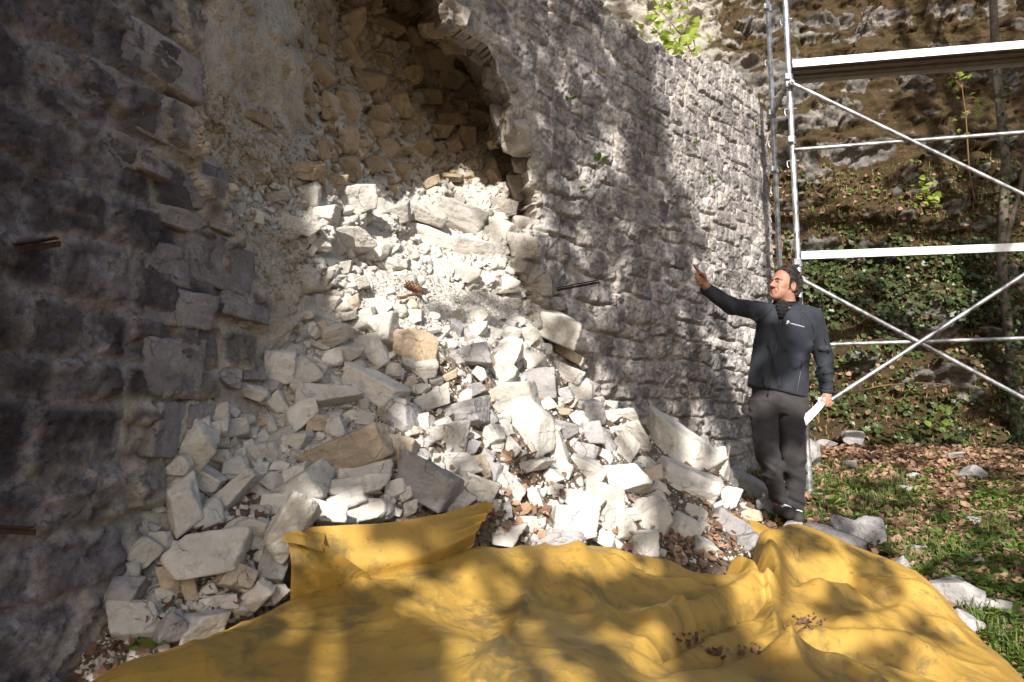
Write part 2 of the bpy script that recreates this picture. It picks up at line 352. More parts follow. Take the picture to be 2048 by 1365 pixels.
wall_thing = thing('ruined_wall', 'tall grey limestone masonry wall with a collapsed breach spilling rubble', 'wall', (0, 0, 0))
wall_thing['kind'] = 'thing'
WU, WV, WP, win, wst, wrd, wfr, wdu = build_wall(.0098)
nu, nv = WU.shape; wf = grid_faces(nu, nv)
fi = win.ravel()[wf].sum(1) >= 2; fu = WU.ravel()[wf[:, 0]]
def submesh(name, keep, mat, extraV=None, extraF=None):
    fs = wf[keep]; idx, inv = np.unique(fs, return_inverse=True)
    return obj(name, mesh(name, WP.reshape(-1, 3)[idx], inv.reshape(fs.shape), mat, True,
               {'stone': wst.ravel()[idx], 'rnd': wrd.ravel()[idx], 'fresh': wfr.ravel()[idx], 'dust_sun': wdu.ravel()[idx]}), wall_thing)
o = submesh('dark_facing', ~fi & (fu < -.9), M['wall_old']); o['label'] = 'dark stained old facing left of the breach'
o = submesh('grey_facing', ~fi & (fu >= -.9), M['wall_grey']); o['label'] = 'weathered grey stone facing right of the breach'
o = submesh('rubble_core', fi, M['wall_grey']); o['label'] = 'exposed tan mortar and rubble core inside the breach'
# wall top and back, so that the wall has its thickness
us = WU[:, 0]; tp = WP[:, -1]; k = np.arange(len(us)); nn = np.stack([np.interp(us, US, NX), np.interp(us, US, NY), us*0], 1); rowsP = [tp]
for j, (bk, dz) in enumerate(((.12, .02), (.3, .05), (.55, .04), (.8, .0), (1.3, -.02), (1.65, -.25), (1.7, -5.2))):
    q = WP[:, -1]-nn*(bk+.03*fbm(us*4, us*0+j, seed=81))[:, None]; q[:, 2] = tp[:, 2]+dz+.04*fbm(us*5, us*0+j*.7, seed=82); rowsP.append(q)
RP = np.stack(rowsP, 1)
o = obj('wall_top', mesh('wall_top', RP.reshape(-1, 3), grid_faces(RP.shape[0], RP.shape[1])[:, ::-1], M['wall_grey'], True,
        {'stone': np.ones(RP.shape[:2]), 'rnd': np.full(RP.shape[:2], .5), 'fresh': np.zeros(RP.shape[:2])}), wall_thing)
endp = np.concatenate([WP[-1], RP[-1, 1:]])
o = obj('wall_end', mesh('wall_end', endp, [tuple(range(len(endp)))], M['wall_grey'], False, {'stone': np.ones(len(endp)), 'rnd': np.full(len(endp), .5), 'fresh': np.zeros(len(endp))}), wall_thing)

# ------------------------------------------------------------------ yellow tarpaulin
CREST = [(120,1410,1.5),(200,1365,1.62),(350,1300,1.8),(480,1235,1.95),(600,1195,2.08),(720,1160,2.2),(870,1110,2.35),(960,1088,2.5),(1090,1092,2.65),(1200,1092,2.8),(1330,1122,2.9),(1440,1150,3.0),
 (1478,1118,3.2),(1500,1088,3.4),(1560,1062,3.65),(1640,1090,3.75),(1700,1120,3.75),(1760,1140,3.7),(1840,1165,3.65),(1900,1210,3.45),(1960,1280,3.15),(2048,1355,2.8),(2130,1430,2.5)]
INNER = [(300,1420,1.45),(500,1365,1.5),(800,1365,1.45),(1100,1365,1.5),(1400,1365,1.65),(1700,1365,1.95),(1900,1365,2.35),(500,1300,1.7),(700,1260,1.85),(900,1200,2.1),(1100,1180,2.32),(1300,1210,2.45),
 (1440,1195,2.75),(1500,1240,2.6),(1580,1140,3.15),(1680,1185,3.15),(1800,1225,3.0),(1560,1300,2.15),(1800,1300,2.5),(1300,1290,1.95),(1000,1270,1.85)]
cr = np.array([at(*p) for p in CREST]); inn = np.array([at(*p) for p in INNER])
back = cr.copy(); dv = cr[:, :2]/np.hypot(cr[:, 0], cr[:, 1])[:, None]; back[:, :2] += dv*.15; back[:, 2] -= .10
back2 = cr.copy(); back2[:, :2] += dv*.45; back2[:, 2] -= .32
near_ = [(-.8,.9,-.1),(0,.8,.05),(.8,.9,0),(1.6,1.3,-.2),(2.3,1.8,-.35)]
tall = np.vstack([cr, inn, back, back2, near_]); TZ0 = RBF(tall[:, :2], tall[:, 2], 4e-3)
FOLDS = [  # pixel polyline, height, width, sharp?
 ([(1515,1178),(1460,1215),(1400,1240),(1310,1262)], .045, .055, 0), ([(1530,1200),(1450,1240),(1400,1262),(1300,1300)], -.045, .035, 1),
 ([(1535,1175),(1545,1230),(1560,1290),(1590,1345)], .05, .05, 1), ([(1560,1215),(1580,1260),(1610,1320)], -.04, .04, 0),
 ([(1462,1145),(1495,1135),(1520,1160)], .035, .03, 1), ([(1480,1110),(1510,1125),(1535,1150),(1530,1185)], -.05, .03, 0),
 ([(1545,1110),(1555,1150),(1540,1180)], .045, .04, 0), ([(1620,1160),(1680,1190),(1740,1205)], -.04, .07, 0),
 ([(1650,1200),(1740,1192),(1860,1205)], .05, .07, 0), ([(1240,1108),(1290,1138),(1345,1146),(1420,1160)], -.035, .045, 0), ([(1235,1122),(1300,1158),(1380,1172)], .02, .04, 1),
 ([(1600,1290),(1720,1300),(1850,1335)], -.045, .08, 0), ([(1590,1265),(1720,1272),(1860,1300)], .03, .06, 0), ([(1560,1330),(1680,1345),(1760,1375)], .03, .05, 0),
 ([(1090,1095),(1065,1160),(1010,1280),(960,1380)], .012, .022, 1), ([(1160,1110),(1180,1180),(1215,1260)], .022, .05, 0), ([(880,1115),(930,1170),(980,1260)], -.02, .08, 0),
 ([(1230,1250),(1330,1240),(1400,1262)], .02, .04, 1), ([(1300,1330),(1420,1300),(1540,1285)], -.03, .05, 0), ([(720,1170),(780,1200),(900,1290)], .012, .06, 0), ([(1700,1245),(1800,1235),(1900,1262)], .022, .05, 0)]
fold_xy = []
for ln, a, wd, s in FOLDS:
    pts = []
    for p in ln:                                     # meet the smooth sheet under that pixel
        d = ray(*p); t = np.linspace(1.0, 4.6, 700)/d[1]; q = d[None]*t[:, None]; zz = TZ0(q[:, 0], q[:, 1]); hit = np.nonzero(q[:, 2]+CAMZ < zz)[0]
        j = hit[0] if len(hit) else len(t)-1; pts.append(q[j, :2])
    fold_xy.append((np.array(pts), a, wd, s))
CREASE = []; gt = np.random.default_rng(77)
for k in range(46):
    c = np.array([gt.uniform(-.9, 2.3), gt.uniform(1.1, 3.8)]); a_ = gt.normal(1.0, .9); L_ = gt.uniform(.08, .32); e_ = np.array([math.cos(a_), math.sin(a_)]); m_ = c+np.array([-e_[1], e_[0]])*gt.normal(0, .03)
    CREASE.append((np.array([c-e_*L_, m_, c+e_*L_]), gt.choice([-1, 1], p=[.35, .65])*gt.uniform(.004, .013)))
def tarp_z(x, y):
    z = TZ0(x, y)
    for ln, a, wd, s in fold_xy:
        d = seg_dist(ln, x, y); z = z+1.5*a*(np.exp(-d/wd*1.4) if s else np.exp(-(d/wd)**2))
    for ln, a in CREASE: d = seg_dist(ln, x, y); z = z+a*np.exp(-d/.016)
    f1, f2, i_ = worley(x*2.4+.35*fbm(x*3, y*3, seed=127, o=2), y*2.4+.35*fbm(x*3+5, y*3, seed=128, o=2), seed=129); z = z+.009*(np.exp(-(f2-f1)/.07)-.3)*(i_-.3)
    qx, qy = x+.25*fbm(x*1.7, y*1.7, seed=141, o=2), y+.25*fbm(x*1.7, y*1.7, seed=142, o=2)
    z = z+.012*(.5-np.abs(vnoise(qx*1.9+qy*.8, qy*2.6, seed=143))*1.6)+.003*(.5-np.abs(vnoise(qx*4.1-qy*1.5, qy*5.5, seed=144))*1.6)
    return z+.022*fbm(x*2.6, y*2.6, seed=121, o=3)+.007*ridged(x*5+.8*fbm(x*2, y*2, seed=8), y*3.2, seed=123, o=2)+.0022*fbm(x*22, y*22, seed=125, o=3)
edge = np.vstack([back[:, :2], [(2.6,2.0),(2.2,1.0),(1.0,.7),(0,.6),(-.9,.75)]])
x1 = np.arange(-1.3, 3.0, .009); y1 = np.arange(.6, 4.6, .009); tx, ty = np.meshgrid(x1, y1, indexing='ij')
keep = in_poly(edge, tx, ty); tf = grid_faces(*tx.shape); tf = tf[keep.ravel()[tf].all(1)]; idx, inv = np.unique(tf, return_inverse=True)
TX, TY = tx.ravel()[idx], ty.ravel()[idx]; TG = tarp_z(tx, ty); TZ = TG.ravel()[idx]; kk = np.ones(19)/19
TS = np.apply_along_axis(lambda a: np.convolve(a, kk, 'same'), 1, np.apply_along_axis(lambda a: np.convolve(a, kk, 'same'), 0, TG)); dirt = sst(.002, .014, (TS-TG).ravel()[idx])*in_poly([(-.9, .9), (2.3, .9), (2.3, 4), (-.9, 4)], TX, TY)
sd_ = seg_dist(fold_xy[14][0], TX, TY); TZ = TZ+.003*sst(.042, .030, sd_); seam = .5*sst(.045, .0, sd_)
TV = np.stack([TX, TY, TZ], 1); TF = inv.reshape(tf.shape)
def patch(rows, n=26, m=14, bulge=0.):               # loft between pixel/depth polylines -> cloth patch
    L = []
    for r_ in rows:
        q = np.array([at(*p) for p in r_]); s = np.r_[0, np.cumsum(np.linalg.norm(np.diff(q, axis=0), axis=1))]; t = np.linspace(0, s[-1], n)
        L.append(np.stack([np.interp(t, s, q[:, k]) for k in range(3)], 1))
    L = np.array(L); s = np.linspace(0, len(L)-1, m); out = np.empty((m, n, 3))
    for k in range(n):
        for c in range(3): out[:, k, c] = np.interp(s, np.arange(len(L)), L[:, k, c])
    kk = np.array([.25, .5, .25])
    for it in range(3):
        out[1:-1] = .25*out[:-2]+.5*out[1:-1]+.25*out[2:]; out[:, 1:-1] = .25*out[:, :-2]+.5*out[:, 1:-1]+.25*out[:, 2:]
    return out
FLAPS = [ # back strip lying on the stones, its hanging left end, the folded corner, the strip at the right
 [[(575,1056,2.10),(680,1052,2.17),(800,1042,2.28),(900,1026,2.42),(965,1004,2.55),(990,1006,2.6)],
  [(600,1100,2.06),(700,1090,2.15),(820,1075,2.26),(910,1055,2.38),(950,1038,2.47),(974,1031,2.52)],
  [(640,1140,2.06),(720,1135,2.14),(840,1115,2.24),(915,1085,2.36),(942,1066,2.42),(957,1056,2.46)],
  [(640,1220,2.12),(720,1200,2.2),(840,1160,2.3),(915,1120,2.42),(935,1105,2.45),(944,1098,2.46)]],
 [[(572,1060,2.09),(600,1062,2.08),(640,1085,2.06),(690,1115,2.06),(740,1150,2.08)],
  [(583,1130,2.06),(605,1130,2.07),(650,1150,2.09),(700,1165,2.12),(745,1180,2.15)],
  [(583,1215,2.10),(605,1215,2.11),(650,1215,2.13),(700,1215,2.16),(745,1215,2.2)]],
 [[(578,1052,2.11),(610,1056,2.13),(650,1064,2.14)],[(570,1068,2.07),(606,1074,2.06),(648,1084,2.07)],[(565,1085,2.045),(604,1090,2.04),(646,1104,2.05)]],
 [[(1455,1022,4.05),(1510,1044,4.1),(1580,1068,4.1),(1660,1086,4.08),(1720,1108,4.05)],[(1462,1034,3.95),(1515,1058,4.0),(1590,1090,3.98),(1660,1110,3.95),(1715,1130,3.9)],[(1470,1060,3.9),(1520,1085,3.9),(1600,1120,3.85),(1660,1140,3.8),(1710,1150,3.8)]]]
fv = [TV]; ff = [TF]; nb = len(TV); sm = [seam]; dm = [dirt]
for k, fl in enumerate(FLAPS):
    q = patch(fl, 60, 40); a, b = q.shape[:2]
    ii, jj = np.meshgrid(np.linspace(0, 1, a), np.linspace(0, 1, b), indexing='ij')
    wv = .012*fbm(q[..., 0]*9, q[..., 2]*9+k, seed=131, o=3)+(.014*np.sin(jj*17+2*ii)*ii if k == 1 else 0)+(.012*np.sin(jj*30)*(1-ii) if k == 3 else 0)+(.012*np.sin(ii*26-jj*6)*sst(.6, 1, jj) if k == 0 else 0)
    q = q+wv[..., None]*np.array([0, -.8, .6]); fv.append(q.reshape(-1, 3)); ff.append(grid_faces(a, b)+nb); nb += a*b; sm.append(np.zeros(a*b)); dm.append(np.zeros(a*b))
def tarp_mat():
    n = NT('yellow_pvc_tarpaulin', .5, .4)
    c = n.mix(n.ramp(n.noise(1.7, 5, .6, .5), (.35, 0.), (.7, 1.)), (.43, .262, .052), (.31, .18, .032))
    c = n.mix(n.ramp(n.noise(3.1, 8, .72, .6), (.53, 0.), (.62, .8)), c, (.135, .10, .035))
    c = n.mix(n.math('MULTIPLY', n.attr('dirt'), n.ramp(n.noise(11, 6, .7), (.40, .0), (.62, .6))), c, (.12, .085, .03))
    c = n.mix(n.ramp(n.noise(30, 5, .75), (.56, 0.), (.70, .65)), c, (.11, .08, .03))
    c = n.mix(n.ramp(n.noise(9, 6, .8, 1.5), (.64, 0.), (.70, .75)), c, (.07, .05, .03))
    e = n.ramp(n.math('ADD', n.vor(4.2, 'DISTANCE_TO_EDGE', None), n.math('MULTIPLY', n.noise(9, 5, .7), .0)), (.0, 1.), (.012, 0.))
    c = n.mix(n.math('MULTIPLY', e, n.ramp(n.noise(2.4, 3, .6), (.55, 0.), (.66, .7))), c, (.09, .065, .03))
    c = n.mix(n.math('MULTIPLY', n.attr('seam'), n.ramp(n.noise(14, 4, .6), (.40, 0.), (.55, .9))), c, (.07, .055, .03))
    n.put(n.b.inputs['Roughness'], n.ramp(n.noise(5, 5, .6), (.3, .42), (.7, .66)))
    n.bump(n.ramp(n.vor(2.3, 'DISTANCE_TO_EDGE', n.warp(3, .22)), (0., 1.), (.05, .25), (.2, 0.)), .22, .012); n.bump(n.ramp(n.vor(5.2, 'DISTANCE_TO_EDGE', n.warp(6, .14)), (0., 1.), (.05, .3), (.16, 0.)), .12, .005); n.bump(n.noise(7, 5, .6, .5), .35, .012); n.bump(n.noise(120, 3, .6), .12, .002); return n.col(c)
M['tarp'] = tarp_mat()
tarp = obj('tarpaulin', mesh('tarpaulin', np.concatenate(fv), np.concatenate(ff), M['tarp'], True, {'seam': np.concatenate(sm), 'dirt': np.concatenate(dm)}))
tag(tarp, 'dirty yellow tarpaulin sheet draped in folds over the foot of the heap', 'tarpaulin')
b = Bag(); ln = fold_xy[14][0]; tt = np.linspace(0, len(ln)-1, 150); lx, ly = np.interp(tt, np.arange(len(ln)), ln[:, 0]), np.interp(tt, np.arange(len(ln)), ln[:, 1])
for o_ in (-.03, .03):
    k = 0
    while k < 146:
        n_ = int(gt.integers(8, 40)); j = np.arange(k, min(k+n_, 150)); xx, yy = lx[j]+o_+.004*fbm(ly[j]*20, ly[j]*0+o_*99), ly[j]
        if gt.random() < .62: b.tube(np.stack([xx, yy, tarp_z(xx, yy)], 1), .0009, 5)
        k += n_+int(gt.integers(1, 6))
M['grime'] = NT('seam_grime', .9).col((.05, .04, .022)); b.build('seam', M['grime'], tarp, True)
# ------------------------------------------------------------------ rubble heap (base of gravel), ground, rock slope
PILE = [(640,580,2.90),(740,590,3.1),(830,600,3.32),(950,615,3.7),(1060,640,4.1),(1130,700,4.42),(1200,790,4.72),(540,680,2.65),(440,800,2.48),(390,850,2.4),(330,950,2.25),(290,1060,2.15),
 (240,1180,2.02),(180,1260,1.92),(120,1365,1.85),(700,700,2.88),(820,720,3.05),(950,720,3.4),(1060,740,3.75),(1150,800,4.15),(1250,850,4.4),(560,850,2.52),(700,850,2.65),(830,850,2.75),
 (950,850,3.0),(1080,850,3.35),(1200,890,3.75),(1330,910,4.1),(1430,960,4.35),(420,980,2.25),(560,980,2.3),(700,960,2.4),(860,960,2.52),(1000,970,2.85),(1150,985,3.15),(1280,1000,3.4),
 (1400,1020,3.7),(1500,1045,4.1),(400,1120,2.05),(520,1120,2.1),(300,1240,1.93),(420,1220,1.95),(700,1040,2.25),(900,1035,2.4),(1050,1070,2.68),(1200,1085,2.85),(1350,1115,3.0),(1440,1135,3.15),
 (1290,842,4.5),(1360,880,4.35),(1425,915,4.35),(1455,950,4.3),(830,520,3.72),(700,530,3.2),(950,540,3.98),(1030,600,4.25)]
pp = np.array([at(*p) for p in PILE])
anch = [(2.0,4.7),(2.2,4.1),(2.6,5),(1.75,5.4),(1.55,5.9),(2.4,3.2),(1.9,2.4),(1.2,1.7)]
anch = [(x, y, float(ground_z(np.array(x), np.array(y)))-.12) for x, y in anch]+[(.3,2.1,.02),(-.4,1.7,-.02),(.9,2.4,-.06),(1.4,2.9,-.1),(-.9,1.3,-.25),(.4,1.3,-.3)]
pall = np.vstack([pp, anch]); PZ0 = RBF(pall[:, :2], pall[:, 2], 3e-3)
def pile_z(x, y):
    z = PZ0(x, y); g = ground_z(x, y); return z
def pile_zn(x, y): return pile_z(x, y)-.035+.035*fbm(x*6, y*6, seed=91, o=5)+.02*ridged(x*13, y*13, seed=92)
x1 = np.arange(-2.1, 2.6, .016); y1 = np.arange(1.4, 5.8, .016); gx, gy = np.meshgrid(x1, y1, indexing='ij')
gz = pile_zn(gx, gy); tz_ = tarp_z(gx, gy); gz = np.where(in_poly(edge, gx, gy), np.minimum(gz, tz_-.05), gz); fy = face_y(gx, gy); uu = np.interp(gx/gy, (CX/CY)[CY > .3], US[CY > .3])
lim = np.where((uu > -1.75) & (uu < .05), .55, .10)
keep = (gy-fy < lim) & (gz > ground_z(gx, gy)-.16)
pf = grid_faces(*gx.shape); pf = pf[keep.ravel()[pf].all(1)]; idx, inv = np.unique(pf, return_inverse=True)
def dirt_mat():
    n = NT('scree_and_leaf_soil', .95, .1)
    c = n.mix(n.ramp(n.noise(4, 5, .6), (.42, 0.), (.6, 1.)), (.25, .215, .175), (.13, .09, .06)); c = n.mix(n.attr('dust_sun'), c, n.mix(n.ramp(n.noise(20, 6, .7), (.4, 0.), (.62, 1.)), (.58, .54, .48), (.44, .40, .35)))
    c = n.mix(n.math('MULTIPLY', n.ramp(n.vor(38), (.05, 0.), (.42, .7)), n.math('SUBTRACT', 1., n.math('MULTIPLY', n.attr('dust_sun'), .85))), c, (.10, .07, .05))
    n.bump(n.vor(38), .8, .02); n.bump(n.noise(60, 6, .7), .6, .01); return n.col(c)
M['dirt'] = dirt_mat()
PV = np.stack([gx, gy, gz], -1).reshape(-1, 3)[idx]
heap = obj('rubble_scree', mesh('rubble_scree', PV, inv.reshape(pf.shape), M['dirt'], True, {'dust_sun': np.maximum(sst(.95, 1.2, PV[:, 2]+.08*fbm(PV[:, 0]*6, PV[:, 1]*6)), sst(-.45, -.75, PV[:, 0]+.1*fbm(PV[:, 0]*5, PV[:, 1]*5))*sst(.45, .7, PV[:, 2]))})); heap['kind'] = 'stuff'
tag(heap, 'pale gravel and soil of the rubble heap below the breach', 'scree')

def axis(a, b, fine, lo, hi, n):
    f = np.arange(a, b, fine); return np.r_[a-(np.geomspace(.3, 1+a-lo, n)[::-1]-.29), f, b+np.geomspace(.3, 1+hi-b, n)-.29]
x1 = axis(-1, 7, .05, -60, 60, 26); y1 = axis(1, 10., .05, -60, 60, 26); gx, gy = np.meshgrid(x1, y1, indexing='ij')
gz = ground_z(gx, gy)+.03*fbm(gx*3, gy*3, seed=95)
def ground_mat():
    n = NT('leaf_litter_soil', .95, .1)
    c = n.mix(n.ramp(n.noise(26, 4, .7), (.4, 0.), (.6, 1.)), (.20, .115, .07), (.10, .06, .04))
    c = n.mix(n.ramp(n.noise(2.0, 4, .6), (.47, 0.), (.6, .7)), c, (.06, .075, .025))
    n.bump(n.noise(40, 6, .7), .9, .03); return n.col(c)
M['ground'] = ground_mat()
g = obj('ground', mesh('ground', np.stack([gx, gy, gz], -1), grid_faces(*gx.shape), M['ground'])); g['kind'] = 'structure'

def slope_y(x, z):
    t = z*.95+.5*fbm(x*.45, z*.5, seed=101, o=3)+.06*x; fr = t-np.floor(t)
    y = 8.85+.16*(z-.5)-.1*(x-3)+.42*(np.floor(t)*.45+sst(.55, 1.0, fr)*.45)-.2
    y = y-.32*ridged(x*.8, z*1.1, seed=103, o=5)-.16*fbm(x*2.2, z*2.8, seed=105, o=5, gain=.6)
    qx, qz = x+.2*fbm(x*2, z*2, seed=107), z+.15*fbm(x*2, z*2, seed=109); y = y-.13*facet(qx*1.5, qz*2.3, 108)-.06*facet(qx*4.2, qz*6, 208)-.025*facet(qx*11, qz*14, 209)
    return y
x1 = np.r_[np.arange(-14, 0, .2), np.arange(0, 8, .027), np.arange(8, 14, .12)]; z1 = np.arange(-.4, 9.5, .027); sx, sz = np.meshgrid(x1, z1, indexing='ij')
sy = slope_y(sx, sz); gr = np.gradient(sy, .027, axis=1); k = np.ones(9)/9
up = np.apply_along_axis(lambda a: np.convolve(a, k, 'same'), 1, gr)
moss = sst(-.30, .30, up+.75*fbm(sx*1.3, sz*1.5, seed=111, o=5)+.30*sst(2.7, 3.6, sx)-.42*sst(3.4, 4.6, sz)*sst(5.5, 4, sx)-.1)
ivyw = sst(0., .3, fbm(sx*1.1, sz*1.3, seed=115, o=5, gain=.6)+.38*sst(3.6, 5.2, sx)*sst(4.2, 2.2, sz)-.12-.5*sst(3.2, 4.4, sz))
def slope_mat():
    n = NT('mossy_limestone_slope', .95, .15); ms = n.attr('moss')
    rock = n.mix(n.ramp(n.noise(2.6, 7, .65, .4), (.36, 0.), (.64, 1.)), (.36, .33, .285), (.13, .12, .115))
    rock = n.mix(n.ramp(n.noise(11, 6, .7), (.46, 0.), (.62, .9)), rock, (.10, .09, .085))
    rock = n.mix(n.math('MULTIPLY', n.attr('pale'), n.ramp(n.noise(6, 6, .7), (.3, 1.), (.7, .35))), rock, (.60, .54, .45))
    mo = n.mix(n.ramp(n.noise(5, 5, .65), (.38, 0.), (.62, 1.)), (.065, .050, .018), (.12, .075, .042))
    mo = n.mix(n.ramp(n.noise(33, 4, .7), (.45, 0.), (.62, .8)), mo, (.045, .032, .018))
    c = n.mix(n.ramp(n.math('ADD', ms, n.math('MULTIPLY', n.math('SUBTRACT', n.noise(9, 8, .75), .5), 1.5)), (.30, 0.), (.66, 1.)), rock, mo)
    n.bump(n.noise(15, 10, .72), 1., .05); n.bump(n.noise(60, 4, .7), .5, .012); return n.col(c)
M['slope'] = slope_mat()
SL = np.stack([sx, sy, sz], -1); PALE = sst(4.1, 3.2, sx+.5*fbm(sx, sz, seed=118))*sst(3.6, 4.2, sz)
o = obj('rocky_slope', mesh('rocky_slope', SL, grid_faces(*sx.shape)[:, ::-1], M['slope'], True, {'moss': moss*(1-.6*PALE), 'pale': PALE})); o['kind'] = 'structure'

# ------------------------------------------------------------------ stones
def bvh_of(*obs):
    V = []; Fc = []; n = 0
    for o in obs:
        me = o.data; v = np.empty(len(me.vertices)*3, np.float32); me.vertices.foreach_get('co', v); v = v.reshape(-1, 3)
        V += v.tolist(); Fc += [tuple(i+n for i in p.vertices) for p in me.polygons]; n += len(v)
    return BVHTree.FromPolygons(V, Fc)
def hit(bv, px, py):
    d = Vector(ray(px, py)).normalized(); h = bv.ray_cast(Vector((0, 0, CAMZ)), d); return h[0], h[1], d
ICO = {}
for lv in (2, 3, 4, 5):
    bm = bmesh.new(); bmesh.ops.create_icosphere(bm, subdivisions=lv, radius=1); bm.verts.ensure_lookup_table()
    ICO[lv] = (np.array([v.co[:] for v in bm.verts]), np.array([[v.index for v in f.verts] for f in bm.faces])); bm.free()
def rock(g, dims, lv=4, p=26, k=10, rough=.03, jit=.20):      # faceted limestone block, extents = dims
    D, Fc = ICO[lv]; D = D/np.linalg.norm(D, axis=1)[:, None]
    n = g.normal(size=(k, 3)); n /= np.linalg.norm(n, axis=1)[:, None]; d = g.uniform(.66, 1.0, k)
    ax = np.vstack([np.eye(3), -np.eye(3)])+g.normal(0, jit, (6, 3)); ax /= np.linalg.norm(ax, axis=1)[:, None]
    n = np.vstack([n, ax]); d = np.r_[d, g.uniform(.58, .80, 6)]
    q = np.maximum(D@n.T, 1e-3)/d; r = ((q**p).sum(1))**(-1/p)
    V = D*r[:, None]; s = g.uniform(0, 50)
    if lv > 2:
        cx_ = facet(V[:, 0]*1.7+V[:, 2]*.8+s, V[:, 1]*1.7-V[:, 2]*1.1, 7)*rough*.75+facet(V[:, 0]*4+V[:, 2]*2.2+s, V[:, 1]*4-V[:, 2]*2.7, 9)*rough*.45
        f = cx_+fbm(V[:, 0]*2.2+s, V[:, 1]*2.2, V[:, 2]*2.2, o=2)*.05+fbm(V[:, 0]*6+s, V[:, 1]*6, V[:, 2]*6+3, o=4, gain=.6)*rough*1.6
        st = ridged(V[:, 0]*1.1+s, V[:, 1]*1.1, V[:, 2]*6, o=2)*rough*.9
        V = V*(1+f+st)[:, None]
    V = V-(V.max(0)+V.min(0))/2; V = V/(V.max(0)-V.min(0))*np.asarray(dims); return V, Fc
def frame(d, ang, g, jit=.12):                       # axes: image right, depth, image up, turned by ang about the view ray
    rt = Vector((1, 0, 0)); rt = (rt-d*rt.dot(d)).normalized(); up = rt.cross(d).normalized()
    a = R(ang); X = rt*math.cos(a)+up*math.sin(a); Z = -rt*math.sin(a)+up*math.cos(a)
    m = Matrix((X, d, Z)).transposed()
    m = m @ Matrix.Rotation(g.normal(0, jit), 3, 'X') @ Matrix.Rotation(g.normal(0, jit*1.5), 3, 'Z'); return m
bv_pile = bvh_of(heap, tarp, bpy.data.objects['ground'], *wall_thing.children); bv_core = bvh_of(*[c for c in wall_thing.children])
_rk = rock
G = 'limestone stones tumbled out of the breach'
T = {'l': 'lime', 'g': 'lime_grey', 't': 'lime_tan'}
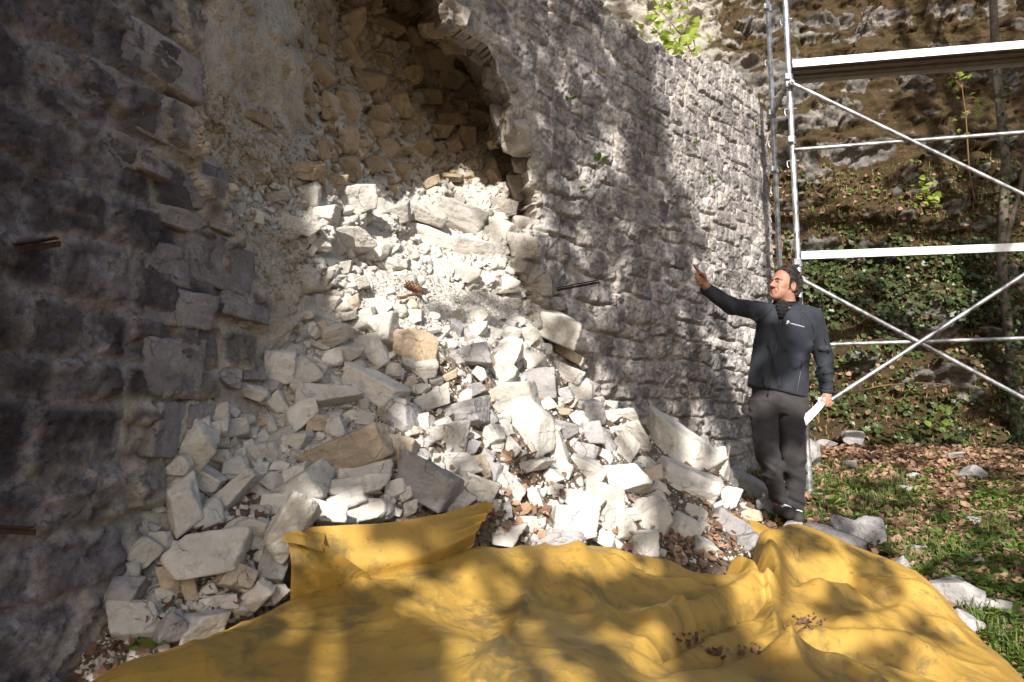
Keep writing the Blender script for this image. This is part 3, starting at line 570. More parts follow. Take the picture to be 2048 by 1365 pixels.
# cx, cy, w, h, angle, tone, short name used by neighbours' labels, label
STONES = [
(668,675,50,48,5,'l','cube-shaped stone at the heap top','pale cube-shaped stone high on the left of the heap, below the pine cone'),
(762,668,78,58,20,'l','leaning pale slab at the heap top','pale slab leaning up at the top of the heap, right of the cube-shaped stone'),
(722,640,50,48,0,'l','pyramid stone at the heap top','cream pyramid-shaped stone at the very top of the heap'),
(820,690,88,58,-10,'t','rounded stained boulder','rounded grey boulder with a tan stain near the top of the heap'),
(748,700,70,42,-55,'l','steep wedge stone','pale wedge stone standing steeply left of the rounded stained boulder'),
(745,772,122,48,-24,'l','long pale boulder','long pale boulder lying diagonally across the upper left of the heap'),
(652,796,126,50,6,'l','flat-fronted slab','broad flat-fronted slab with gravel lying on its top'),
(602,752,62,58,30,'l','stone behind the flat-fronted slab','pale angular stone behind the left end of the flat-fronted slab'),
(598,832,62,42,30,'l','wedge under the flat-fronted slab','pale wedge stone under the left end of the flat-fronted slab'),
(792,842,78,76,0,'g','square grey block','square grey block in the middle of the heap, above the tan stained pair'),
(666,850,44,44,0,'l','triangular stone','small triangular pale stone above the long tan-stained slab'),
(632,848,40,38,0,'t','tan lump','tan lump between the wedge and the triangular stone'),
(692,905,168,66,18,'t','long tan-stained slab','long slab stained tan and grey, left of the heap centre'),
(806,908,78,58,-25,'t','sunlit tan block','sunlit cream block with tan blotches right of the long tan slab'),
(857,972,120,84,-14,'g','big blue-grey boulder','big blue-grey boulder with a dark lower face above the tarpaulin edge'),
(604,985,112,66,40,'l','tilted pale slab','smooth pale slab tilted up to the right, below the long tan slab'),
(716,945,122,30,9,'l','upper thin slab','thin pale slab, upper of two lying one over the other'),
(710,976,126,32,6,'l','lower thin slab','thin pale slab, lower of two lying one over the other'),
(738,1022,86,52,10,'l','white block on the tarpaulin edge','white blocky stone resting just above the tarpaulin edge'),
(656,1032,84,40,-18,'l','flat stone by the tarpaulin edge','flat cream stone just above the left part of the tarpaulin strip'),
(690,1000,78,34,20,'l','stone under the two thin slabs','pale stone wedged under the two thin slabs'),
(578,1052,112,74,55,'l','propped slab','big pale slab propped beside the folded tarpaulin corner'),
(420,1112,152,70,12,'l','large flat slab','large flat pale slab lying low on the left of the heap'),
(266,1256,106,80,-5,'l','smooth boulder at lower left','smooth pale boulder lowest on the left, beside the dark wall'),
(248,1192,66,72,-10,'g','knobbly grey stone','knobbly grey stone just above the smooth boulder at lower left'),
(402,1256,80,60,10,'l','cut block by the tarpaulin','squarish pale block touching the left slope of the tarpaulin'),
(335,1262,54,60,20,'g','grey stone beside the cut block','grey stone squeezed between the smooth boulder and the squarish block'),
(362,1000,112,56,-78,'l','upright slab','tall pale slab standing upright against the dark wall'),
(472,990,108,40,42,'l','long leaning stone','long narrow stone leaning up to the right in the lower left'),
(402,893,84,58,70,'l','pale slab at the wall foot','broad pale slab on edge at the foot of the broken wall end'),
(402,955,80,44,-32,'l','sharp slab','sharp-edged slab with a tan underside above the upright slab'),
(438,915,56,36,-5,'l','small block at the left edge','small pale block between the slab on edge and the sharp slab'),
(492,1066,76,50,-10,'l','tan-faced block','cream block with a tan front, left of the propped slab'),
(546,1130,92,56,75,'g','dark standing stone','rough grey stone standing on end beside the folded tarpaulin corner'),
(512,1188,64,40,50,'l','lower wedge','pale wedge leaning against the tarpaulin slope, below the standing stone'),
(466,1158,66,50,-20,'t','mossy tan stone','tan stone with dark moss below the large flat slab'),
(320,1086,56,44,5,'l','small square block','small square pale block left of the large flat slab'),
(302,1140,58,42,-25,'g','jagged stone','jagged grey stone near the dark wall, below the small square block'),
(344,1156,48,46,20,'t','cream chip','cream angular chip right of the jagged stone'),
(380,1182,30,50,20,'t','slim tan chip','slim tan chip standing under the large flat slab'),
(366,1040,46,40,0,'g','white lump','white lump at the foot of the upright slab'),
(588,955,52,52,0,'l','round white lump','round white lump left of the tilted pale slab'),
(538,968,62,52,0,'l','squat stone','squat pale stone above the tilted slab, over a dark hollow'),
(1024,802,98,72,18,'l','upper half of the split boulder','upper half of a big sunlit boulder split in two'),
(1062,852,110,84,-48,'l','lower half of the split boulder','lower half of the big sunlit split boulder, smooth and rounded'),
(1352,890,160,66,-36,'l','great long slab','great long sunlit slab at the right end of the heap by the wall'),
(1376,968,132,58,-30,'l','slab under the great slab','broad sunlit slab lying under the great long slab'),
(1440,942,38,78,8,'l','upright flake','thin white flake standing at the right end of the great slab'),
(1497,988,70,82,-8,'g','cracked block','cracked squarish grey-white block beside the man\'s feet'),
(1545,1026,52,42,-15,'g','small rock at the man\'s shoes','small pale rock right at the man\'s shoes'),
(1214,1030,78,112,-6,'l','tall front block','tall blocky stone at the front of the heap above the tarpaulin crest'),
(1146,1052,84,72,0,'l','flat-topped front block','flat-topped block at the front, left of the tall front block'),
(1152,1002,104,40,-6,'l','slab behind the front blocks','sunlit slab lying behind the two front blocks'),
(1240,962,108,54,4,'l','brightest slab','bright white slab above the tall front block'),
(1014,972,66,40,-48,'l','oblong stone','oblong cream stone tilted down to the right among brown leaves'),
(1074,1006,54,26,-78,'l','narrow white slab','narrow white slab standing among the brown leaves'),
(1060,932,88,22,9,'l','thin flake','long thin sunlit flake lying above the leaf-filled hollow'),
(1246,905,66,44,60,'l','left triangular slab','sunlit triangular slab, left of two beside the great slab'),
(1272,884,80,46,-62,'l','right triangular slab','sunlit triangular slab leaning against the end of the great slab'),
(1368,1062,58,64,-20,'l','stone in the leaf hollow','crooked white stone lying in the brown leaf hollow'),
(1302,1046,60,84,10,'l','upright block right of the front block','upright pale block right of the tall front block'),
(1286,1090,60,46,10,'l','stone at the tarpaulin crest','pale stone just behind the tarpaulin crest, left of the leaf hollow'),
(1240,1062,58,48,20,'l','block in front of the tall block','pale block low between the tall front block and the tarpaulin crest'),
(1466,1058,80,54,-18,'g','dark-sided block','grey block with a dark left side at the right of the leaf hollow'),
(1492,1092,64,56,30,'g','grey wedge by the tarpaulin','grey wedge where the tarpaulin humps up, below the dark-sided block'),
(1112,1076,104,38,0,'g','blue-grey hump','smooth blue-grey stone showing just over the tarpaulin crest'),
(1010,1072,84,32,6,'l','low stone over the crest','low white stone showing over the crest, left of the blue-grey one'),
(1052,1048,52,34,-5,'l','grey flake over the crest','flat pale stone behind the blue-grey stone over the crest'),
(1110,655,100,54,-20,'l','pale slab by the wall','big pale slab high on the right of the heap against the wall'),
(1126,704,82,18,-27,'t','thin tan slab','thin tan slab sliding down along the right wall'),
(1124,742,74,30,-18,'l','smooth flake by the wall','smooth white flake below the thin tan slab'),
(1162,786,46,50,0,'l','rounded stone by the wall','rounded stone near the right wall above the great slab'),
(1185,832,50,56,0,'g','grey stone by the wall','grey angular stone against the wall left of the great slab'),
(1060,725,60,40,-30,'l','upper right slab','sunlit slab in the upper right of the heap'),
(1010,705,56,72,-60,'l','steep white slab','white slab lying steeply in the upper middle of the heap'),
(930,720,92,42,14,'g','grey plate','smooth grey plate right of the rounded stained boulder'),
(930,830,88,48,14,'g','shaded plate','grey plate in the heap middle, left of the split boulder'),
(905,880,60,68,10,'l','block left of the split boulder','sunlit angular block below the shaded plate'),
(912,928,62,60,25,'l','stone above the blue boulder','cream stone above the right end of the blue-grey boulder'),
(868,800,70,34,25,'l','sloping chip','sloping cream chip right of the square grey block'),
(845,740,62,32,10,'l','flat stack stone','flat stone below the rounded stained boulder'),
(955,985,70,56,-15,'l','bright stone by the blue boulder','bright white stone right of the big blue-grey boulder'),
(1110,895,48,64,0,'l','stone right of the split boulder','pale stone standing right of the split boulder'),
(1165,905,56,36,-20,'g','tilted grey stone','tilted grey-white stone left of the triangular slabs'),
(1175,940,70,42,-30,'l','sunlit plate','sunlit plate sloping above the slab behind the front blocks'),
]
placed = []                                          # (px, py, size, short) of everything individual
def put_stone(px, py, wpx, hpx, ang, tone, label, g, sink=.12, group=G, name='limestone_rock', bv=None, cat='stone', lv=None, depth=None, rest=0.):
    h, nrm, d = hit(bv or bv_pile, px, py+rest*hpx)
    if h is not None and rest: h = Vector(at(px, py, h.y)); d = Vector(ray(px, py)).normalized()
    if h is None: return None
    Y = h.dot(Vector((0, cp, sp_)))-CAMZ*sp_; a, c = wpx/F*Y, hpx/F*Y
    b = depth*Y/F if depth else (a*c)**.5*g.uniform(.8, 1.15)
    V, Fc = rock(g, (a, b, c), lv or (5 if max(wpx, hpx) > 36 else 4), g.choice([40, 70, 110]), int(g.integers(5, 10))+(10 if rest else 0), .022, .35 if rest else .2)
    m = frame(d, ang, g); V = V@np.array(m).T; loc = h+d*(b*sink)
    o = obj(name, mesh(name, V, Fc, M[T.get(tone, tone)], True), None, loc)
    if label: tag(o, label, cat, group)
    return o
g1 = np.random.default_rng(101)
for (px, py, a, b, ang, tone, short, label) in STONES:
    put_stone(px, py, a*1.2, b*1.2, ang, tone, label, g1, sink=-.06); placed.append((px, py, max(a, b), short))
LAND = [(q[0], q[1], q[6]) for q in STONES]
SIDE = [ # stones on the ground at the right
(1692,1062,58,72,10,'g','grey-white rock beside the tarpaulin, left one of a touching pair'),(1738,1066,66,66,-10,'g','pale rounded rock on the grass, right one of a touching pair'),
(1668,1080,128,50,-26,'dark_rock','flat dark grey slab lying along the right edge of the tarpaulin'),(1942,946,52,32,0,'g','white rock on the brown leaves beyond the grass'),
(1912,1186,104,60,-6,'g','large pale rock beside the right edge of the tarpaulin'),(1992,1216,62,40,-8,'g','flat grey-white rock right of the large pale rock'),
(1826,955,32,18,10,'g','small white rock on the brown leaves, left of the white rock'),(1808,978,28,16,-15,'g','small white rock at the edge of the shaded grass'),
(1946,1042,32,18,-5,'g','small grey rock half sunk in the grass'),(1958,1126,24,22,20,'g','little white rock among the green leaves near the frame edge'),
(1930,1250,66,52,-25,'g','shaded grey rock under the right edge of the tarpaulin'),(1806,1130,34,38,-20,'g','grey stone against the tarpaulin beside a green rosette'),
(1830,1098,46,16,0,'g','low flat stone in the grass above the tarpaulin'),(1910,1160,34,20,-20,'g','small stone just behind the large pale rock'),
(1620,910,40,66,0,'g','pale block behind the man at the scaffold foot'),(1650,888,46,20,10,'g','small heap-like white stone on the leaves behind the man'),
(1708,878,50,34,0,'g','grey rock at the foot of the ivy slope'),(1910,912,36,14,0,'g','flat white stone at the foot of the ivy slope'),(1700,930,28,18,0,'g','white pebble-like stone on the leaves between slope and grass'),
(1585,1052,40,26,0,'g','small grey stone at the tarpaulin tip in front of the man')]
bv_gr = bvh_of(bpy.data.objects['ground'])
for q in SIDE: put_stone(*q, g1, sink=.1, bv=bv_gr, rest=.36, group='rocks lying on the grass by the tarpaulin')
bv_placed = None
AREA = [(640,600),(760,590),(1040,640),(1130,690),(1200,790),(1290,850),(1430,930),(1500,1020),(1500,1110),(1420,1120),(1300,1090),(1000,1060),(960,1000),(740,1045),(560,1050),(560,1180),(400,1265),(260,1290),(235,1180),(300,1060),(340,940),(390,860),(500,760),(600,650)]
used = []
cand = 0; need = 300-len(STONES)-len(SIDE)-2; fill = []
while len(fill) < need and cand < 9000:
    cand += 1
    px, py = g1.uniform(235, 1500), g1.uniform(590, 1290)
    if not in_poly(AREA, np.array(px), np.array(py)): continue
    if (px < 640 and py < 860 and g1.random() < .8) or (py < 655 and g1.random() < .85): continue            # gravel there
    sz = g1.choice([28, 36, 44, 54, 66], p=[.26, .28, .22, .15, .09])*(.8 if py < 700 else 1)
    ok = all(math.hypot(px-q[0], py-q[1]) > .33*q[2]+.30*sz for q in placed)
    if not ok: continue
    if 970 < px < 1120 and 985 < py < 1060 and g1.random() < .75: continue
    if 1310 < px < 1460 and 1030 < py < 1140 and g1.random() < .8: continue
    asp = g1.uniform(.45, 1.0); ang = float(g1.normal(0, 28)); tone = g1.choice(['l', 'g', 't'], p=[.74, .17, .09])
    fill.append((px, py, sz, sz*asp, ang, tone)); placed.append((px, py, sz, None))
DIRW = ['right of', 'up and right of', 'above', 'up and left of', 'left of', 'down and left of', 'below', 'down and right of']
seen_l = {}
for (px, py, a, b, ang, tone) in fill:
    d = [(math.hypot(px-q[0], py-q[1]), q) for q in LAND]; d.sort(key=lambda t: t[0]); L = d[0][1]
    dw = DIRW[int(round(math.degrees(math.atan2(L[1]-py, px-L[0])) / 45)) % 8]
    sz = 'tiny' if a < 33 else 'small' if a < 42 else 'middling' if a < 56 else 'sizeable'
    shp = 'flat' if b/a < .58 else 'angular' if b/a < .8 else 'chunky'
    tn = {'l': 'pale', 'g': 'grey', 't': 'tan'}[tone]
    base = f'{sz} {shp} {tn} stone {dw} the {L[2]}'
    n = seen_l.get(base, 0); seen_l[base] = n+1
    if n: base = f'{sz} {shp} {tn} stone {["further", "third out", "fourth out"][min(n-1, 2)]} {dw} the {L[2]}'
    put_stone(px, py, a*1.2, b*1.2, ang, tone, base, g1, sink=-.04)
# small rubble nobody could count: one object
def scatter_rocks(name, pts, sizes, mat, g, lv=2, parent=None):
    Vs = []; Fs = []; n = 0
    protos = [rock(g, (1, g.uniform(.6, 1), g.uniform(.35, .8)), lv, 70, 4, .03) for _ in range(14)]
    for p, s in zip(pts, sizes):
        V, Fc = protos[int(g.integers(14))]; q = g.normal(size=4); q /= np.linalg.norm(q); m = np.array(__import__('mathutils').Quaternion(q).to_matrix())
        Vs.append(V*s@m.T+np.asarray(p)); Fs.append(Fc+n); n += len(V)
    return obj(name, mesh(name, np.concatenate(Vs), np.concatenate(Fs), mat, lv > 2), parent)
def sample_px(bv, poly, n, g, w=None):
    P = []; poly = np.array(poly); lo, hi = poly.min(0), poly.max(0); tries = 0
    while len(P) < n and tries < n*12:
        tries += 1; px, py = g.uniform(lo[0], hi[0]), g.uniform(lo[1], hi[1])
        if not in_poly(poly, np.array(px), np.array(py)): continue
        if w is not None and g.random() > w(px, py): continue
        h, nr, d = hit(bv, px, py)
        if h is not None: P.append((h, nr, px, py))
    return P
bv_heap = bvh_of(heap)
AREA2 = [(540,600),(640,570),(840,560),(1060,620),(1140,690),(1210,790),(1290,850),(1440,930),(1540,1040),(1500,1120),(1420,1135),(1300,1105),(1000,1075),(960,1010),(560,1070),(560,1200),(400,1275),(200,1365),(140,1365),(240,1180),(300,1060),(340,940),(370,860),(440,790),(530,690)]
P = sample_px(bv_heap, AREA2, 1500, g1); sc1 = scatter_rocks('broken_stones', [tuple(q[0]) for q in P], [max(.012, g1.gamma(3, .0095)) for k_, q in enumerate(P)], M['gravel'], g1, 3)
tag(sc1, 'smaller broken limestone pieces filling the gaps of the heap', 'rubble'); sc1['kind'] = 'stuff'
def wgr(px, py): return 1. if (px < 760 and py < 960) or py < 680 else .12
P = sample_px(bv_heap, AREA2, 11000, g1, wgr); sc2 = scatter_rocks('fine_gravel', [tuple(q[0]) for q in P], [g1.uniform(.006, .02) for q in P], M['gravel'], g1, 2)
tag(sc2, 'fine pale gravel trickling down the left of the heap', 'gravel'); sc2['kind'] = 'stuff'
# stones set in the broken core: parts of the wall
CORE = [(730,165,66,66,0),(690,215,58,60,20),(686,276,60,66,0),(746,256,62,40,-18),(640,150,44,60,30),(702,110,30,60,28),(862,110,84,44,-10),(776,45,74,30,-22),(792,212,54,50,0),(862,196,46,34,0),
 (905,160,60,40,-20),(884,214,64,24,0),(752,226,50,30,0),(905,290,44,36,20),(880,262,60,30,-10),(935,275,40,50,0),(812,246,50,40,0),(770,300,56,40,10),(600,345,92,36,-4),(550,392,62,26,-4),(616,392,48,50,0),
 (706,402,84,60,4),(604,452,80,32,-12),(668,372,50,40,0),(918,435,116,58,-12),(862,474,130,34,-25),(700,482,92,48,8),(742,512,60,54,-10),(786,530,70,40,0),(980,352,40,62,20),(900,356,44,20,-10),(862,368,40,24,30),
 (512,236,74,30,-12),(640,300,40,40,0),(950,505,90,50,-15),(1000,470,44,60,0),(850,430,70,40,-20),(800,430,50,40,20),(650,430,56,34,0),(930,545,60,36,-10),(660,215,40,50,0),(820,70,60,36,-10),(700,50,50,60,0),(640,60,40,60,10),
 (760,120,50,36,0),(820,150,56,34,10),(840,300,60,34,20),(900,240,54,30,0),(800,345,44,34,0),(740,330,60,36,20),(700,340,40,50,0),(910,90,60,34,0),(868,60,60,30,0)]
JAMB = [(1032,277,66,74,0),(1052,332,56,36,0),(1046,388,84,74,0),(1052,452,60,50,0),(1052,498,76,70,0),(1064,572,84,56,0),(1002,232,44,54,0),(986,152,50,54,-20),(956,108,56,40,-30),(914,34,56,52,-20),(1020,170,36,40,0),(1040,540,50,40,0)]
g2 = np.random.default_rng(55)
def core_part(px, py, a, b, ang, tone, g, sink, name='core_stone'):
    o = put_stone(px, py, a, b, ang, tone, None, g, sink, bv=bv_core, name=name)
    if o: o.parent = wall_thing
    return o
for q in CORE: core_part(q[0], q[1], q[2]*1.12, q[3]*1.12, q[4], 'core_stone' if q[1] < 385 else 'lime', g2, .09)
JAMB += [(905,20,50,44,0),(1008,420,60,50,0),(1020,340,54,44,10)]
BLOCKS = [(362,38,100,84),(325,130,146,112),(340,248,120,104),(307,332,62,58),(408,360,106,92),(427,416,90,30),(364,442,112,44),(446,452,56,32),(333,531,92,88),(440,528,132,108),(358,618,152,78),(487,622,96,54),(352,732,122,130),(458,752,42,52),(505,738,46,46),(330,860,75,112),(403,835,50,60),(255,60,110,100),(228,190,120,100),(236,300,100,90)]
for (px, py, w_, h_) in BLOCKS:
    u_, v_ = px2uv([px], [py])[0]; pass
    n_ = Vector((np.interp(u_, US, NX), np.interp(u_, US, NY), 0)); t_ = Vector((-n_.y, n_.x, 0)); q_ = wallpt(np.array(u_), np.array(v_), np.array(0.)); Y_ = q_[1]; d_ = Vector(ray(px, py)).normalized()
    sn = max(.5, abs(Vector((d_.x, d_.y, 0)).normalized().cross(t_).z)); L_ = w_/F*Y_/sn*1.0; H_ = h_/F*Y_*1.0
    V, Fc = rock(g2, (L_*1.04, .22, H_*1.04), 5, 70, 2, .020, .07); m_ = np.array(Matrix((t_, n_, Vector((0, 0, 1)))).transposed()@Matrix.Rotation(g2.normal(0, .05), 3, 'Y')@Matrix.Rotation(g2.normal(0, .04), 3, 'Z'))
    pr = .028 if px > 290 else .006; o = obj('facing_block', mesh('facing_block', V@m_.T, Fc, M['block'], True), wall_thing, tuple(q_+np.array(n_)*(pr-.11+g2.uniform(-.012, .012))))
for q in JAMB: core_part(*q, 'jamb', g2, .28, 'jamb_stone')
POLYC = [(590,-10),(880,-10),(900,50),(1000,250),(1030,380),(1030,520),(1040,590),(660,590),(600,470),(480,440),(470,350),(620,330)]
n = 0
while n < 34:
    px, py = g2.uniform(480, 1040), g2.uniform(0, 580)
    if not in_poly(POLYC, np.array(px), np.array(py)): continue
    if any(math.hypot(px-q[0], py-q[1]) < .42*max(q[2], q[3])+10 for q in CORE+JAMB): continue
    n += 1; a = g2.uniform(24, 50); core_part(px, py, a, a*g2.uniform(.5, .9), g2.normal(0, 15), 'core_stone' if py < 385 else 'lime', g2, .08)
P = sample_px(bv_core, POLYC, 2000, g2)
for nm, m_, sel in (('core_rubble', 'core_stone', lambda y: y < 365), ('core_rubble', 'gravel', lambda y: y >= 365)):  # paler pieces low down help paint the sunlit breach floor
    Q = [q for q in P if sel(q[3])]; o = scatter_rocks(nm, [tuple(q[0]) for q in Q], [max(.012, g2.gamma(3, .009)) for q in Q], M[m_], g2, 3, wall_thing); o['kind'] = 'stuff'
POLYM = [(405,170),(470,200),(590,235),(640,330),(640,520),(560,600),(520,560),(470,430),(440,330),(395,290)]
P = sample_px(bv_core, POLYM, 1500, g2); o = scatter_rocks('mortar_pebbles', [tuple(q[0]) for q in P], [max(.006, g2.gamma(2.2, .0055)) for q in P], M['pebble'], g2, 2, wall_thing); o['kind'] = 'stuff'
# ------------------------------------------------------------------ scaffold
def simple(name, c, rough, metal=0., var=.15, sc=20, spec=.4, bump=0.):
    n = NT(name, rough, spec); n.b.inputs['Metallic'].default_value = metal
    k = n.ramp(n.noise(sc, 5, .65), (.35, tuple(x*(1-var) for x in c)), (.68, tuple(min(1, x*(1+var)) for x in c)))
    if bump: n.bump(n.noise(sc*2, 5, .65), bump, .006)
    return n.col(k)
M['zinc'] = simple('galvanised_steel', (.36, .36, .365), .48, .7, .55, 14, .4, .15)
M['alu'] = simple('aluminium_deck', (.62, .62, .62), .45, .35, .15, 9)
M['under'] = simple('deck_underside', (.20, .17, .13), .6, .2, .25, 12)
M['rust'] = simple('rusty_iron', (.040, .019, .016), .9, .05, .45, 40, .3, .4)
M['red'] = simple('red_paint', (.50, .05, .02), .5, 0, .15)
SA = np.array([2.48, 5.8]); SS = np.array([.985, -.17]); SB = np.array([.17, .985])
def splane(px, py, off=0.):                          # pixel -> point on the scaffold's vertical plane
    d = ray(px, py); q = SA+SB*off; t = (q@SB)/(d[:2]@SB); return d*t+np.array([0, 0, CAMZ])
def sc_at(s, z, off=0.): return np.array([*(SA+SS*s+SB*off), z])
def sline(a, b, off, s1=None):
    p, q = splane(*a, off), splane(*b, off); sa, sb = (p[:2]-SA)@SS, (q[:2]-SA)@SS
    s1 = s1 if s1 is not None else 3.07
    return sc_at(max(sa, 0), p[2]+(q[2]-p[2])*(max(sa, 0)-sa)/(sb-sa), off), sc_at(s1, p[2]+(q[2]-p[2])*(s1-sa)/(sb-sa), off)
base = sc_at(0, float(ground_z(np.array(SA[0]), np.array(SA[1]))))
scaf = thing('scaffold', 'galvanised steel tube scaffold with narrow decks against the mossy slope', 'scaffold', tuple(base))
def part(name, build, mat, parent, loc=base):
    b = Bag(); build(b); return b.build(name, mat, parent, True, loc)
ZT = 7.2
for s_ in (0, 3.07):
    for off in (0, .72):
        zb = float(ground_z(*[np.array(v) for v in (SA+SS*s_+SB*off)])); p0, p1_ = sc_at(s_, zb, off), sc_at(s_, ZT, off)
        st = part('standard', lambda b: b.tube([p0, p1_], .0242, 14), M['zinc'], scaf)
        part('base_plate', lambda b: (b.box(p0+[0, 0, .006], (.15, .15, .012)), b.tube([p0, p0+[0, 0, .3]], .030, 12)), M['zinc'], scaf)
        for z in (1.35, 2.1, 3.2, 3.78, 4.9, 5.8): part('coupler', lambda b: (b.tube([sc_at(s_, z-.035, off), sc_at(s_, z+.035, off)], .034, 12), b.box(sc_at(s_, z, off)-[.03, .03, 0], (.05, .05, .05))), M['zinc'], scaf)
for s_ in (0, 3.07):
    for z in (2.1, 3.78, 5.8): part('transom', lambda b: b.tube([sc_at(s_, z, 0), sc_at(s_, z, .72)], .0242, 12), M['zinc'], scaf)
def deck(z, off0=-.03, wid=.33):
    def shell(b):
        rot = np.array([[SS[0], SB[0], 0], [SS[1], SB[1], 0], [0, 0, 1]])
        b.box(sc_at(1.54, z+.028, off0+wid/2), (3.02, wid, .008), rot)
        for o_ in (off0, off0+wid): b.box(sc_at(1.54, z, o_), (3.02, .006, .068), rot)
    d = part('deck', shell, M['alu'], scaf)
    def ribs(b):
        rot = np.array([[SS[0], SB[0], 0], [SS[1], SB[1], 0], [0, 0, 1]])
        for k in range(6): b.box(sc_at(1.54, z+(.012 if k % 2 else -.004), off0+.03+k*(wid-.06)/5), (3.0, (wid-.02)/6-.006, .02), rot)
    b = Bag(); ribs(b); b.build('deck_underside', M['under'], d, True, base); return d
zd = splane(1582, 128, -.03)[2]; deck(zd); deck(5.85)
zg = splane(1600, 512, -.03)[2]
part('guard_board', lambda b: b.box(sc_at(1.53, zg, -.03), (3.02, .03, .066), np.array([[SS[0], SB[0], 0], [SS[1], SB[1], 0], [0, 0, 1]])), M['alu'], scaf)
for a, b_ in (((1588,300),(2048,265)), ((1612,691),(2048,677))):
    q = sline(a, b_, -.035); part('rail', lambda b: b.tube(q, .0165, 12), M['zinc'], scaf)
for a, b_ in (((1580,165),(2048,390)), ((1597,556),(2048,797)), ((1612,833),(2048,550))):
    q = sline(a, b_, -.065 if b_[1] != 550 else -.10); br = part('brace', lambda b: b.tube(q, .017, 12), M['zinc'], scaf)
    for e in q: part('brace_clamp', lambda b: (b.tube([e-[0, .02, 0], e+[0, .075, 0]], .024, 10), b.tube([e-[0, .035, 0], e-[0, .02, 0]], .013, 6), b.box(e+[0, .03, 0], (.075, .03, .05))), M['zinc'], br)
for z_ in (1.62, 3.02, 3.5, 4.35): # locking pins and spigot joints
    for off in (0, .72): part('locking_pin', lambda b: (b.tube([sc_at(0, z_-.05, off), sc_at(0, z_+.05, off)], .0268, 12), b.tube([sc_at(-.05, z_, off), sc_at(.05, z_, off)], .006, 6), b.tube([sc_at(-.05, z_, off), sc_at(-.055, z_-.05, off-.02), sc_at(-.045, z_-.07, off-.02)], .004, 6)), M['zinc'], scaf)
b = Bag(); q0, q1 = splane(1606, 858, -.12), splane(1612, 916, -.12); b.tube([q0, q1], .009, 8); b.tube([q1, q1+[-.06, 0, -.005]], .006, 8); b.tube([q0, q0+[-.05, 0, .02]], .006, 8)
tag(b.build('hanging_tool', M['red'], None, True), 'thin red metal tool hanging at the scaffold foot behind the man', 'tool')

# ------------------------------------------------------------------ iron bars, cone, twigs
def iron_bar(px, py, L, label, tilt=0.):
    u, v = px2uv([px], [py])[0]; p = wallpt(np.array(u), np.array(v), np.array(-.06)); n = np.array([np.interp(u, US, NX), np.interp(u, US, NY), tilt]); n /= np.linalg.norm(n)
    b = Bag(); t = np.array([-n[1], n[0], 0]); up = np.cross(n, t); rot = np.stack([n, t, up], 1); q = p+n*(L/2+.03)
    b.box(q, (L+.06, .013, .004), rot); b.box(q+up*-.012+t*.010, (L+.06, .004, .013), rot)
    o = b.build('iron_bar', M['rust'], None, True); tag(o, label, 'iron bar', 'rusty iron bars sticking out of the wall'); return o
iron_bar(1112, 577, .33, 'rusty iron bar sticking out of the grey wall right of the breach', .02)
iron_bar(14, 494, .17, 'rusty iron bar sticking out of the dark wall, upper one at the left edge', .03)
iron_bar(-40, 1052, .17, 'rusty iron bar sticking out of the dark wall, lower one at the left edge', .02)
M['cone'] = simple('cone_scales', (.22, .115, .06), .8, 0, .4, 60)
h, nr, d = hit(bvh_of(heap, *wall_thing.children, sc1), 826, 578); b = Bag(); L = 42/F*h.y; ax = Vector((.86, .1, -.42)).normalized(); o1 = ax.orthogonal().normalized(); o2 = ax.cross(o1)
core = []
for k in range(11):
    t = k/10; core.append((h+Vector((0, -.02, .012))+ax*(t-.5)*L, L*.2*math.sin(math.pi*(.12+.8*t))**.7))
b.tube([c[0] for c in core], [c[1] for c in core], 10)
for k in range(84):
    t = k/84; a = k*2.39996; r_ = L*.25*math.sin(math.pi*(.1+.85*t))**.7; c = h+Vector((0, -.02, .012))+ax*(t-.5)*L; e = o1*math.cos(a)+o2*math.sin(a); s2 = ax.cross(e)
    w_ = r_*.42; b.add([tuple(c+e*r_*.7-s2*w_*.5), tuple(c+e*r_*.7+s2*w_*.5), tuple(c+e*r_*1.12+s2*w_*.7-ax*w_*.5), tuple(c+e*r_*1.2-ax*w_*.9), tuple(c+e*r_*1.12-s2*w_*.7-ax*w_*.5)], [(0, 1, 2, 3, 4)])
tag(b.build('pine_cone', M['cone'], None, False), 'brown spruce cone lying on the pale rubble in the breach', 'cone')
M['twig'] = simple('dry_twig', (.17, .09, .05), .85, 0, .3, 40)
def twig(pts, r, label, bv=None):
    P = []
    for px, py in pts:
        h, n_, d = hit(bv or bv_pile, px, py); P.append(h+Vector((0, -.03, .02)))
    Q = []
    for i in range(len(P)-1):
        for k in range(5): Q.append(P[i].lerp(P[i+1], k/5)+Vector(rng.normal(0, .004, 3)))
    Q.append(P[-1]); b = Bag(); b.tube(Q, [r*(1-.6*i/len(Q)) for i in range(len(Q))], 7); tag(b.build('twig', M['twig'], None, True), label, 'twig', 'dry twigs and roots on the heap')
twig([(1118,668),(1128,700),(1142,728),(1168,752)], .009, 'reddish twig running down beside the grey wall at the top right of the heap')
twig([(972,750),(978,800),(990,850),(1012,880)], .006, 'thin dry root hanging over the middle of the heap beside the split boulder')
twig([(985,948),(1040,925),(1090,905),(1120,890)], .006, 'thin root lying over the thin flake above the leaf hollow')
twig([(985,1035),(1000,1010),(992,990),(1010,975)], .005, 'curly root at the tip of the tarpaulin strip')
twig([(800,608),(830,600),(862,594)], .009, 'short flat brown twig below the pine cone')
twig([(1700,790),(1760,775),(1830,770),(1900,772)], .01, 'dead branch lying on the ivy of the slope', bvh_of(bpy.data.objects['rocky_slope']))
